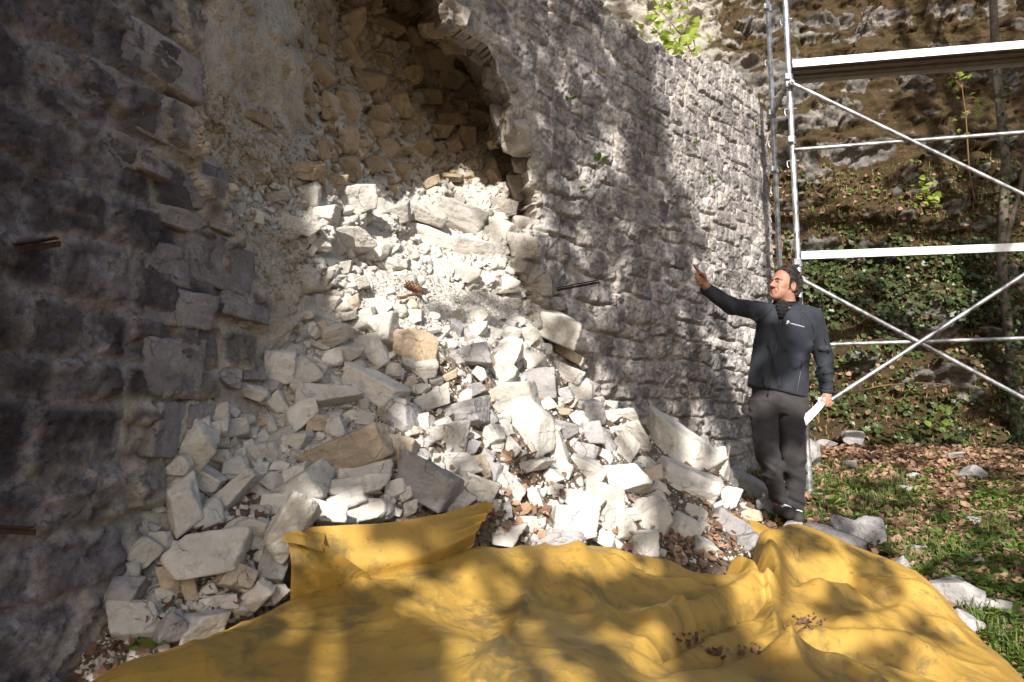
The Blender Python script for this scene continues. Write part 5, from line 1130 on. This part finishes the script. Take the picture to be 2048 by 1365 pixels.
V, Fc = nets(d, p[0, 0, 0], .0085); V = smooth_v(V, Fc, 2); tro = skin('trousers', V, Fc, M['trouser'])
# --- jacket
p = vol((1.32, 4.42, .76), (2.52, 5.32, 1.72), .0085)
tor = profile([(611,1540,1612,.07,.035),(619,1525,1624,.092,.02),(628,1516,1633,.112,.01),(655,1511,1634,.13,0),(690,1508,1621,.137,0),(730,1503,1617,.138,0),(770,1496,1616,.14,0),(806,1491,1615,.14,0)], p, 2.5)
zl, zr = J(1491,772)[2], J(1614,802)[2]; xl, xr = J(1491,772)[0], J(1614,802)[0]; tor = smax(tor, -cap(p, J(1569,598,-.03), J(1563,634,-.17), .060, .022), .012); hem = zl+(zr-zl)*(p[..., 0]-xl)/(xr-xl); tor = smax(tor, hem-p[..., 2], .012)
sR, eR, wR = J(1528,624,.0), J(1463,612.5,-.19), J(1408,574.5,-.29); sL, eL, wL = J(1626,636,.01), J(1648,714,.05), J(1653.5,788,-.03)
def sleeve(s_, e_, w_, rs, re, rw):
    a = smin(cap(p, s_, e_, rs, re), cap(p, e_, w_+(w_-e_)*.2, re, rw), .03); n = (w_-e_)/np.linalg.norm(w_-e_); return smax(a, (p-w_)@n, .006)
aR = sleeve(sR, eR, wR, .079, .062, .043); aL = sleeve(sL, eL, wL, .080, .064, .048)
aL = smin(aL, cap(p, J(1653,772,-.02), J(1653.5,781,-.03), .047, .049), .01)
d = smin(smin(tor, aR, .05), aL, .03)
fold = np.zeros(d.shape)
for (a, b, w_, amp) in [((1530,640,-.13),(1560,770,-.14),.016,.010),((1520,660,-.13),(1530,770,-.14),.018,.009),((1545,640,-.12),(1572,700,-.14),.014,.008),((1600,720,-.13),(1625,690,-.1),.02,.012),((1590,735,-.14),(1622,712,-.1),.016,.010),((1505,700,-.1),(1545,690,-.14),.018,.007),
                        ((1632,735,-.02),(1666,722,-.02),.013,.012),((1634,750,-.05),(1667,742,-.05),.012,.011),((1638,764,-.06),(1668,760,-.06),.010,.010),((1630,700,-.03),(1664,700,-.03),.016,.008),((1490,604,-.2),(1505,640,-.1),.014,.008),((1455,598,-.26),(1470,628,-.25),.013,.009),((1515,612,-.05),(1510,655,-.1),.016,.010)]:
    q = cap(p, J(*a), J(*b), 0, 0); fold += amp*np.exp(-(q/w_)**2)
d = d-2.4*fold-.009*fbm(p[..., 0]*9, p[..., 1]*9, p[..., 2]*7, o=3, seed=611)+.003
V, Fc = nets(d, p[0, 0, 0], .0085); V = smooth_v(V, Fc, 2); jac = skin('jacket', V, Fc, M['jacket'])
bv_j = BVHTree.FromPolygons(V.tolist(), Fc.tolist())
def onj(px, py, out=.003):
    d_ = Vector(ray(px, py)).normalized(); h = bv_j.ray_cast(Vector((0, 0, CAMZ)), d_); q = h[0] if h[0] is not None else Vector(J(px, py, -.13)); return q-d_*out
def strip(name, pts, r, mat=None):
    Q = []
    for i in range(len(pts)-1):
        for k in range(8): t = k/8; Q.append(onj(pts[i][0]*(1-t)+pts[i+1][0]*t, pts[i][1]*(1-t)+pts[i+1][1]*t, .0015))
    Q.append(onj(*pts[-1], .0015)); b = Bag(); b.tube(Q, r, 6); b.build(name, mat or M['zip'], jac, True, mo)
strip('zip', [(1563,632),(1558,660),(1550,710),(1541,760),(1536,788)], .006); strip('pocket_zip', [(1604,720),(1601,745),(1594,784)], .005); strip('sleeve_pocket', [(1648,677),(1653,690),(1657,708)], .004)
strip('seam', [(1599,618),(1612,630),(1625,650),(1628,668)], .0028); strip('hem_seam', [(1494,765),(1530,781),(1570,792),(1612,794)], .0022); strip('seam', [(1544,618),(1530,632),(1516,660)], .0028); strip('cuff_seam', [(1641,776),(1653,779),(1666,777)], .0028)
# logo and lettering on the chest
cu = bpy.data.curves.new('lettering', 'FONT'); cu.body = 'Archäologie Baselland'; tmp = bpy.data.objects.new('lettering', cu); C.collection.objects.link(tmp); bpy.context.view_layer.update()
tm = bpy.data.meshes.new_from_object(tmp.evaluated_get(bpy.context.evaluated_depsgraph_get())); bpy.data.objects.remove(tmp)
tv = np.array([v.co[:] for v in tm.vertices]); tvx = (tv[:, 0]-tv[:, 0].min())/np.ptp(tv[:, 0]); a_ = math.radians(16)
LV = []
for x_, y_ in zip(tvx, tv[:, 1]): LV.append(onj(1578.5+x_*30+y_*2.9*math.sin(a_), 646.8+x_*8.3-y_*2.9, .0035))
skin('lettering', np.array([tuple(q) for q in LV]), [tuple(f.vertices) for f in tm.polygons], M['white'], jac)
LV = []; LF = []
for (cx_, cy_, rx, ry) in ((1576.2, 643.6, 2.5, 2.1), (1574.2, 647.2, 1.6, 1.3)):
    n0 = len(LV); LV += [tuple(onj(cx_+rx*math.cos(k*.3927), cy_+ry*math.sin(k*.3927), .0035)) for k in range(16)]; LF.append(tuple(range(n0, n0+16)))
skin('emblem', np.array(LV), LF, M['white'], jac); LV = [tuple(onj(1576.4+1.0*math.cos(k*.785), 643.8+.8*math.sin(k*.785), .0045)) for k in range(8)]; skin('emblem_eye', np.array(LV), [tuple(range(8))], M['jacket'], jac)
# --- head (own frame: x to his left, y forward, z up)
HC = J(1568, 570.5, .0); HS = 1.07
yaw, pit, rol = R(65), R(10), R(2)
fwd = np.array([-math.sin(yaw), -math.cos(yaw), 0]); lft = np.array([math.cos(yaw), -math.sin(yaw), 0]); upv = np.array([0, 0, 1.])
Rm = np.stack([lft, fwd, upv], 1); Rx = np.array(Matrix.Rotation(pit, 3, 'X')); Ry = np.array(Matrix.Rotation(rol, 3, 'Y')); HM = Rm@Ry@Rx
h_ = .0026; p = vol((-.12, -.15, -.21), (.12, .15, .16), h_)
x, y, z = p[..., 0], p[..., 1], p[..., 2]; ax = np.abs(x); pm = np.stack([ax, y, z], -1)
d = ell(p, (0, -.015, .03), (.076, .098, .092)); d = smin(d, ell(p, (0, .028, -.035), (.059, .066, .088)), .03)
d = smin(d, ell(pm, (.036, .042, -.066), (.022, .038, .032)), .025); d = smin(d, ell(p, (0, .066, -.100), (.030, .026, .022)), .025); d = smin(d, ell(pm, (.038, .060, -.026), (.022, .020, .018)), .02)
d = smin(d, cap(pm, (.0, .088, .020), (.040, .078, .018), .012, .011), .012)
d = smax(d, -ell(pm, (.031, .097, -.002), (.019, .016, .011)), .010)
d = smin(d, cap(p, (0, .088, .008), (0, .114, -.032), .0075, .0115), .010); d = smin(d, ell(pm, (.0125, .099, -.037), (.009, .012, .008)), .006)
d = smin(d, cap(pm, (0, .0955, -.066), (.022, .083, -.071), .0065, .003), .005); d = smin(d, cap(pm, (0, .0935, -.079), (.019, .083, -.077), .0075, .003), .005); d = smax(d, -cap(pm, (0, .106, -.0725), (.024, .088, -.0745), .0042, .003), .003)
d = smin(d, cap(pm, (.022, .098, .004), (.042, .086, .0), .004, .003), .004)   # upper lids
d = d+.0022*np.exp(-((z-.045)/.004)**2)*(y > .06)*(ax < .05)+.0022*np.exp(-((z-.058)/.004)**2)*(y > .05)*(ax < .045)
d = smax(d, -cap(pm, (.026, .092, -.046), (.037, .078, -.070), .0025, .0025), .008)
ear = ell(pm, (.079, -.008, -.018), (.011, .022, .034)); ear = smax(ear, -ell(pm, (.090, -.004, -.016), (.008, .013, .021)), .006); d = smin(d, ear, .008)
d = smin(d, cap(p, (0, -.025, -.07), (0, -.06, -.21), .062, .066), .03)
V, Fc = nets(d, p[0, 0, 0], h_); V = smooth_v(V, Fc, 1, .4)
lip = sst(.0085, .005, np.minimum(cap(np.abs(V)*[1, 0, 0]+V*[0, 1, 1], (0, .097, -.066), (.021, .085, -.0715), 0, 0), cap(np.abs(V)*[1, 0, 0]+V*[0, 1, 1], (0, .096, -.079), (.018, .086, -.077), 0, 0)))
stub = sst(-.045, -.075, V[:, 2])*sst(-.02, .02, V[:, 1])*(1-lip)
tw = lambda q: (q*HS)@HM.T+HC
BV, BF, BL, BS = [tw(V)], [Fc], [lip], [stub]; nB = len(V)
for s_ in (-1, 1):
    D, Fe = ICO[4]; iris = sst(.0100, .0085, np.linalg.norm((D*.0125)-np.array([-.0045, .0105, .003]), axis=1)); skin('eye', tw(D*.0125+np.array([s_*.031, .0775, -.002])), Fe, M['eye'], man, {'iris': iris})
    b = Bag(); q = [tw(np.array([s_*a, yy, zz])) for a, yy, zz in ((.012, .099, .014), (.022, .0995, .0185), (.034, .092, .0185), (.044, .081, .012))]; b.tube(q, [.0028, .0038, .0034, .0018], 8); b.build('eyebrow', M['hair'], man, True, mo)
# hair
q_ = d; hl = np.interp(z, [-.10, -.07, -.05, -.045, -.02, .0, .03, .06, .085, .105, .13], [-.06, -.045, -.035, .004, .022, .024, .022, .027, .045, .070, .09])
hd = ell(p, (0, -.020, .034), (.086, .107, .100)); hd = smin(hd, ell(p, (0, -.05, -.02), (.072, .070, .080)), .03); hd = smax(hd, y-hl, .008); hd = np.maximum(hd, -.085-z)
hd = smax(hd, -(ell(pm, (.085, -.006, -.02), (.022, .022, .032))), .006)
hd = hd-.011*ridged(x*34+y*10, y*12+z*12, z*14, o=2, seed=701)-.005*fbm(x*50, y*25, z*25, o=2, seed=703)+.003
V, Fc = nets(hd, p[0, 0, 0], h_); V = smooth_v(V, Fc, 1, .3); b = Bag(); b.add(tw(V), Fc.tolist()); gh = np.random.default_rng(17)
cen = np.array([0, -.02, .03]); crown = np.array([.01, -.06, .13])
for i in gh.choice(len(V), 1500):
    q = V[i]; n_ = (q-cen)/np.array([.086, .107, .1])**2; n_ = n_/np.linalg.norm(n_)
    if q[2] < -.06 or (np.linalg.norm((q-cen)/np.array([.086, .107, .1])) < .9): continue
    f_ = (q-crown if q[1] < .02 else np.array([q[0]*3, -.05, .03]))+gh.normal(0, .025, 3); f_ = f_-n_*(f_@n_); f_ /= np.linalg.norm(f_)+1e-6; L = gh.uniform(.018, .036); k_ = gh.uniform(.002, .007)
    b.tube([tuple(tw(q-n_*.002)), tuple(tw(q+f_*L*.5+n_*k_)), tuple(tw(q+f_*L+n_*(k_*.5-.002)))], [.0022, .0018, .0005], 4, False)
b.build('hair', M['hair'], man, True, mo)
# --- hands
def finger(p, pts, r): 
    d_ = None
    for i in range(len(pts)-1):
        c = cap(p, pts[i], pts[i+1], r[i], r[i+1]); d_ = c if d_ is None else smin(d_, c, .003)
    return d_
ctr = J(1402, 557, -.31); p = vol(ctr-.13, ctr+.13, .0028)
kx = lambda px, py, dy: J(px, py, dy)
d = cap(p, J(1430,593,-.255), J(1411,572,-.30), .036, .027); d = smin(d, smin(cap(p, J(1411,571,-.30), J(1402,557,-.315), .026, .031), cap(p, J(1408,566,-.30), J(1397,556,-.315), .024, .024), .01), .018)
idx_ = finger(p, [J(1404,551,-.325), J(1397.5,543.5,-.34), J(1392,536.5,-.36), J(1387.5,530.5,-.378)], [.0115, .0108, .0095, .0078]); d = smin(d, idx_, .006)
for a, b_, c, e, r_ in [((1400,550,-.345), (1393.5,548.5,-.372), (1396,556,-.375), (1403,557,-.36), .0100), ((1401,555,-.345), (1393,555,-.374), (1396,562,-.372), (1403,561.5,-.357), .0098), ((1403,560,-.34), (1395.5,562,-.366), (1399,567.5,-.362), (1405,565.5,-.348), .0086)]:
    d = smin(d, finger(p, [J(*a), J(*b_), J(*c), J(*e)], [r_, r_*1.05, r_, r_*.85]), .0028)
d = smin(d, finger(p, [J(1411,563,-.325), J(1409.5,553,-.352), J(1404.5,548,-.368), J(1400,546,-.372)], [.0135, .0118, .0105, .0085]), .004)
V, Fc = nets(d, p[0, 0, 0], .0028); V = smooth_v(V, Fc, 1, .4); BV.append(V); BF.append(Fc+nB); nB += len(V); BL.append(np.zeros(len(V))); BS.append(np.zeros(len(V)))
ctr = J(1653, 798, -.04); p = vol(ctr-.12, ctr+.12, .0028)
d = cap(p, J(1653.5,775,-.02), J(1654,790,-.035), .036, .027); d = smin(d, cap(p, J(1654,790,-.035), J(1656,800,-.045), .026, .027), .016); d = smin(d, cap(p, J(1650,790,-.04), J(1650,797,-.05), .018, .020), .014)
for a, b_, c, e, r_ in [((1648,797,-.06), (1645.5,803,-.078), (1648,808,-.075), (1652,808,-.06), .0098), ((1652.5,800,-.062), (1650.5,807,-.082), (1653,812,-.078), (1656.5,811,-.062), .0100), ((1657,801,-.06), (1656,808.5,-.078), (1658,812.5,-.073), (1660.5,811,-.06), .0095), ((1661,800,-.05), (1661.5,806,-.066), (1662.5,810,-.062), (1664,809,-.05), .0082)]:
    d = smin(d, finger(p, [J(*a), J(*b_), J(*c), J(*e)], [r_*1.1, r_*1.05, r_, r_*.85]), .003)
d = smin(d, finger(p, [J(1648,791,-.05), J(1643.5,796,-.072), J(1641.5,802,-.084), J(1641,807,-.086)], [.0135, .0118, .0105, .0085]), .004)
V, Fc = nets(d, p[0, 0, 0], .0028); V = smooth_v(V, Fc, 1, .4); BV.append(V); BF.append(Fc+nB); nB += len(V); BL.append(np.zeros(len(V))); BS.append(np.zeros(len(V)))
# the rest of the body under the clothes
p = vol((1.3, 4.45, man_z+.05), (2.5, 5.3, 1.66), .017); d = cap(p, J(1562,790), J(1568,640,.02), .10, .115); d = smin(d, cap(p, J(1545,632,.02), J(1612,640,.02), .06, .06), .05); d = smin(d, cap(p, J(1572,630,.03), J(1576,595,.04), .055, .055), .04)
for a, b_, ra, rb in ((sR, eR, .05, .04), (eR, wR, .04, .028), (sL, eL, .05, .042), (eL, wL, .042, .030), (J(1531,810), J(1534,905,-.02), .075, .06), (J(1534,905,-.02), J(1560,1010,.03), .055, .04), (J(1586,810), J(1586,910,-.02), .075, .06), (J(1586,910,-.02), J(1591,1018,.02), .055, .04)): d = smin(d, cap(p, a, b_, ra, rb), .03)
V, Fc = nets(d, p[0, 0, 0], .017); BV.append(V); BF.append(Fc+nB); BL.append(np.zeros(len(V))); BS.append(np.zeros(len(V)))
skin('body', np.concatenate(BV), np.concatenate(BF), M['skin'], man, {'lip': np.concatenate(BL), 'stub': np.concatenate(BS)})
# --- scarf and collar
p = vol((1.82, 4.78, 1.42), (2.26, 5.22, 1.76), .006); nc = J(1572, 612, .03); t_ = np.array([.10, -.32, .94]); t_ /= np.linalg.norm(t_)
def ring(p, c, ax_, R1, R2, hgt):                    # flattened ring around the neck
    q = p-c; hz = q@ax_; rad = np.linalg.norm(q-hz[..., None]*ax_, axis=-1); return np.hypot((rad-R1)/R2, hz/hgt), hz, rad
k1, hz, rad = ring(p, J(1570, 609, .02), t_, .066, .020, .034); d = (k1-1)*.02; k2, hz2, r2 = ring(p, J(1567, 619, .0), t_, .064, .022, .022); d = smin(d, (k2-1)*.02, .008); d = smin(d, cap(p, J(1565,612,-.085), J(1563,632,-.125), .045, .020), .02)
ang_ = np.arctan2(p[..., 0]-nc[0], p[..., 1]-nc[1]); d = d-.004*np.sin(hz*260+ang_*2)-.002*fbm(p[..., 0]*30, p[..., 1]*30, p[..., 2]*40, o=2)
V, Fc = nets(d, p[0, 0, 0], .006); V = smooth_v(V, Fc, 1, .4); skin('scarf', V, Fc, M['scarf'])
k3, hz, rad = ring(p, J(1574, 609, .03), t_, .094, .008, 9); q = p-J(1574, 609, .03); fr_ = sst(.0, -.09, q[..., 1]+.35*q[..., 0]); top_ = .062-.05*fr_; d = np.maximum(np.abs(rad-(.092+.10*np.maximum(hz, 0)*(1-fr_)*.3))-.0075, np.maximum(hz-top_, -.05-hz))
gap = np.abs(q[..., 0]+.045)-.030-.7*np.maximum(hz+.02, 0); d = np.where(q[..., 1] < -.04, np.maximum(d, -gap), d)
V, Fc = nets(d, p[0, 0, 0], .006); V = smooth_v(V, Fc, 2, .5); skin('collar', V, Fc, M['jacket'], jac)
# --- shoes
for (a, b_) in (((1563,1017,.03), (1577,1024,-.16)), ((1591,1027,.04), (1596,1033,-.15))):
    A, B = J(*a), J(*b_); p = vol(np.minimum(A, B)-.12, np.maximum(A, B)+.12, .007); gz_ = float(ground_z(np.array(B[0]), np.array(B[1])))
    A = np.array([A[0], A[1], max(A[2]-.01, gz_+.055)]); B = np.array([B[0], B[1], max(B[2]-.01, gz_+.045)])
    d = smin(cap(p, A, B, .050, .042), cap(p, A, A+[0, .03, .05], .045, .042), .02); d = np.maximum(d, (min(A[2], B[2])-.05)-p[..., 2]); V, Fc = nets(d, p[0, 0, 0], .007); V = smooth_v(V, Fc, 2)
    sh = skin('shoe', V, Fc, M['shoe']); b = Bag()
    for t in (.3, .45, .6): c = A+(B-A)*t; b.tube([tuple(c+[-.03, -.02, .035]), tuple(c+[0, -.025, .046]), tuple(c+[.03, -.02, .035])], .004, 6)
    b.build('laces', M['white'], sh, True, mo)
# --- paper in his hand
rows = [[(1637,795.5,-.085),(1643,795,-.09),(1650.5,796,-.075)],[(1636,804,-.09),(1642,806,-.10),(1650,809,-.085)],[(1627,814,-.09),(1634,820,-.11),(1640,822,-.10)],[(1617,823,-.085),(1622,832,-.11),(1627,836,-.105)],[(1607,831,-.08),(1609,842,-.105),(1612,852,-.10)]]
q = np.array([[J(*c) for c in r_] for r_ in rows]); L = np.array([[q[min(int(i), 3), j]*(1-(i-min(int(i), 3)))+q[min(int(i), 3)+1, j]*(i-min(int(i), 3)) for j in range(3)] for i in np.linspace(0, 4, 17)])
L = np.stack([L[:, 0]*(1-t)**2+2*t*(1-t)*L[:, 1]+t*t*L[:, 2] for t in np.linspace(0, 1, 9)], 1); a, b_ = L.shape[:2]; f0 = grid_faces(a, b_); Vp = np.concatenate([L.reshape(-1, 3), L.reshape(-1, 3)+[0, .0015, 0]])
ring_ = [(i*b_) for i in range(a)]; tag(obj('paper_sheets', mesh('paper_sheets', Vp, np.concatenate([f0, f0[:, ::-1]+a*b_]), M['paper'])), 'curled white paper sheets held in the man\'s lowered left hand', 'paper')
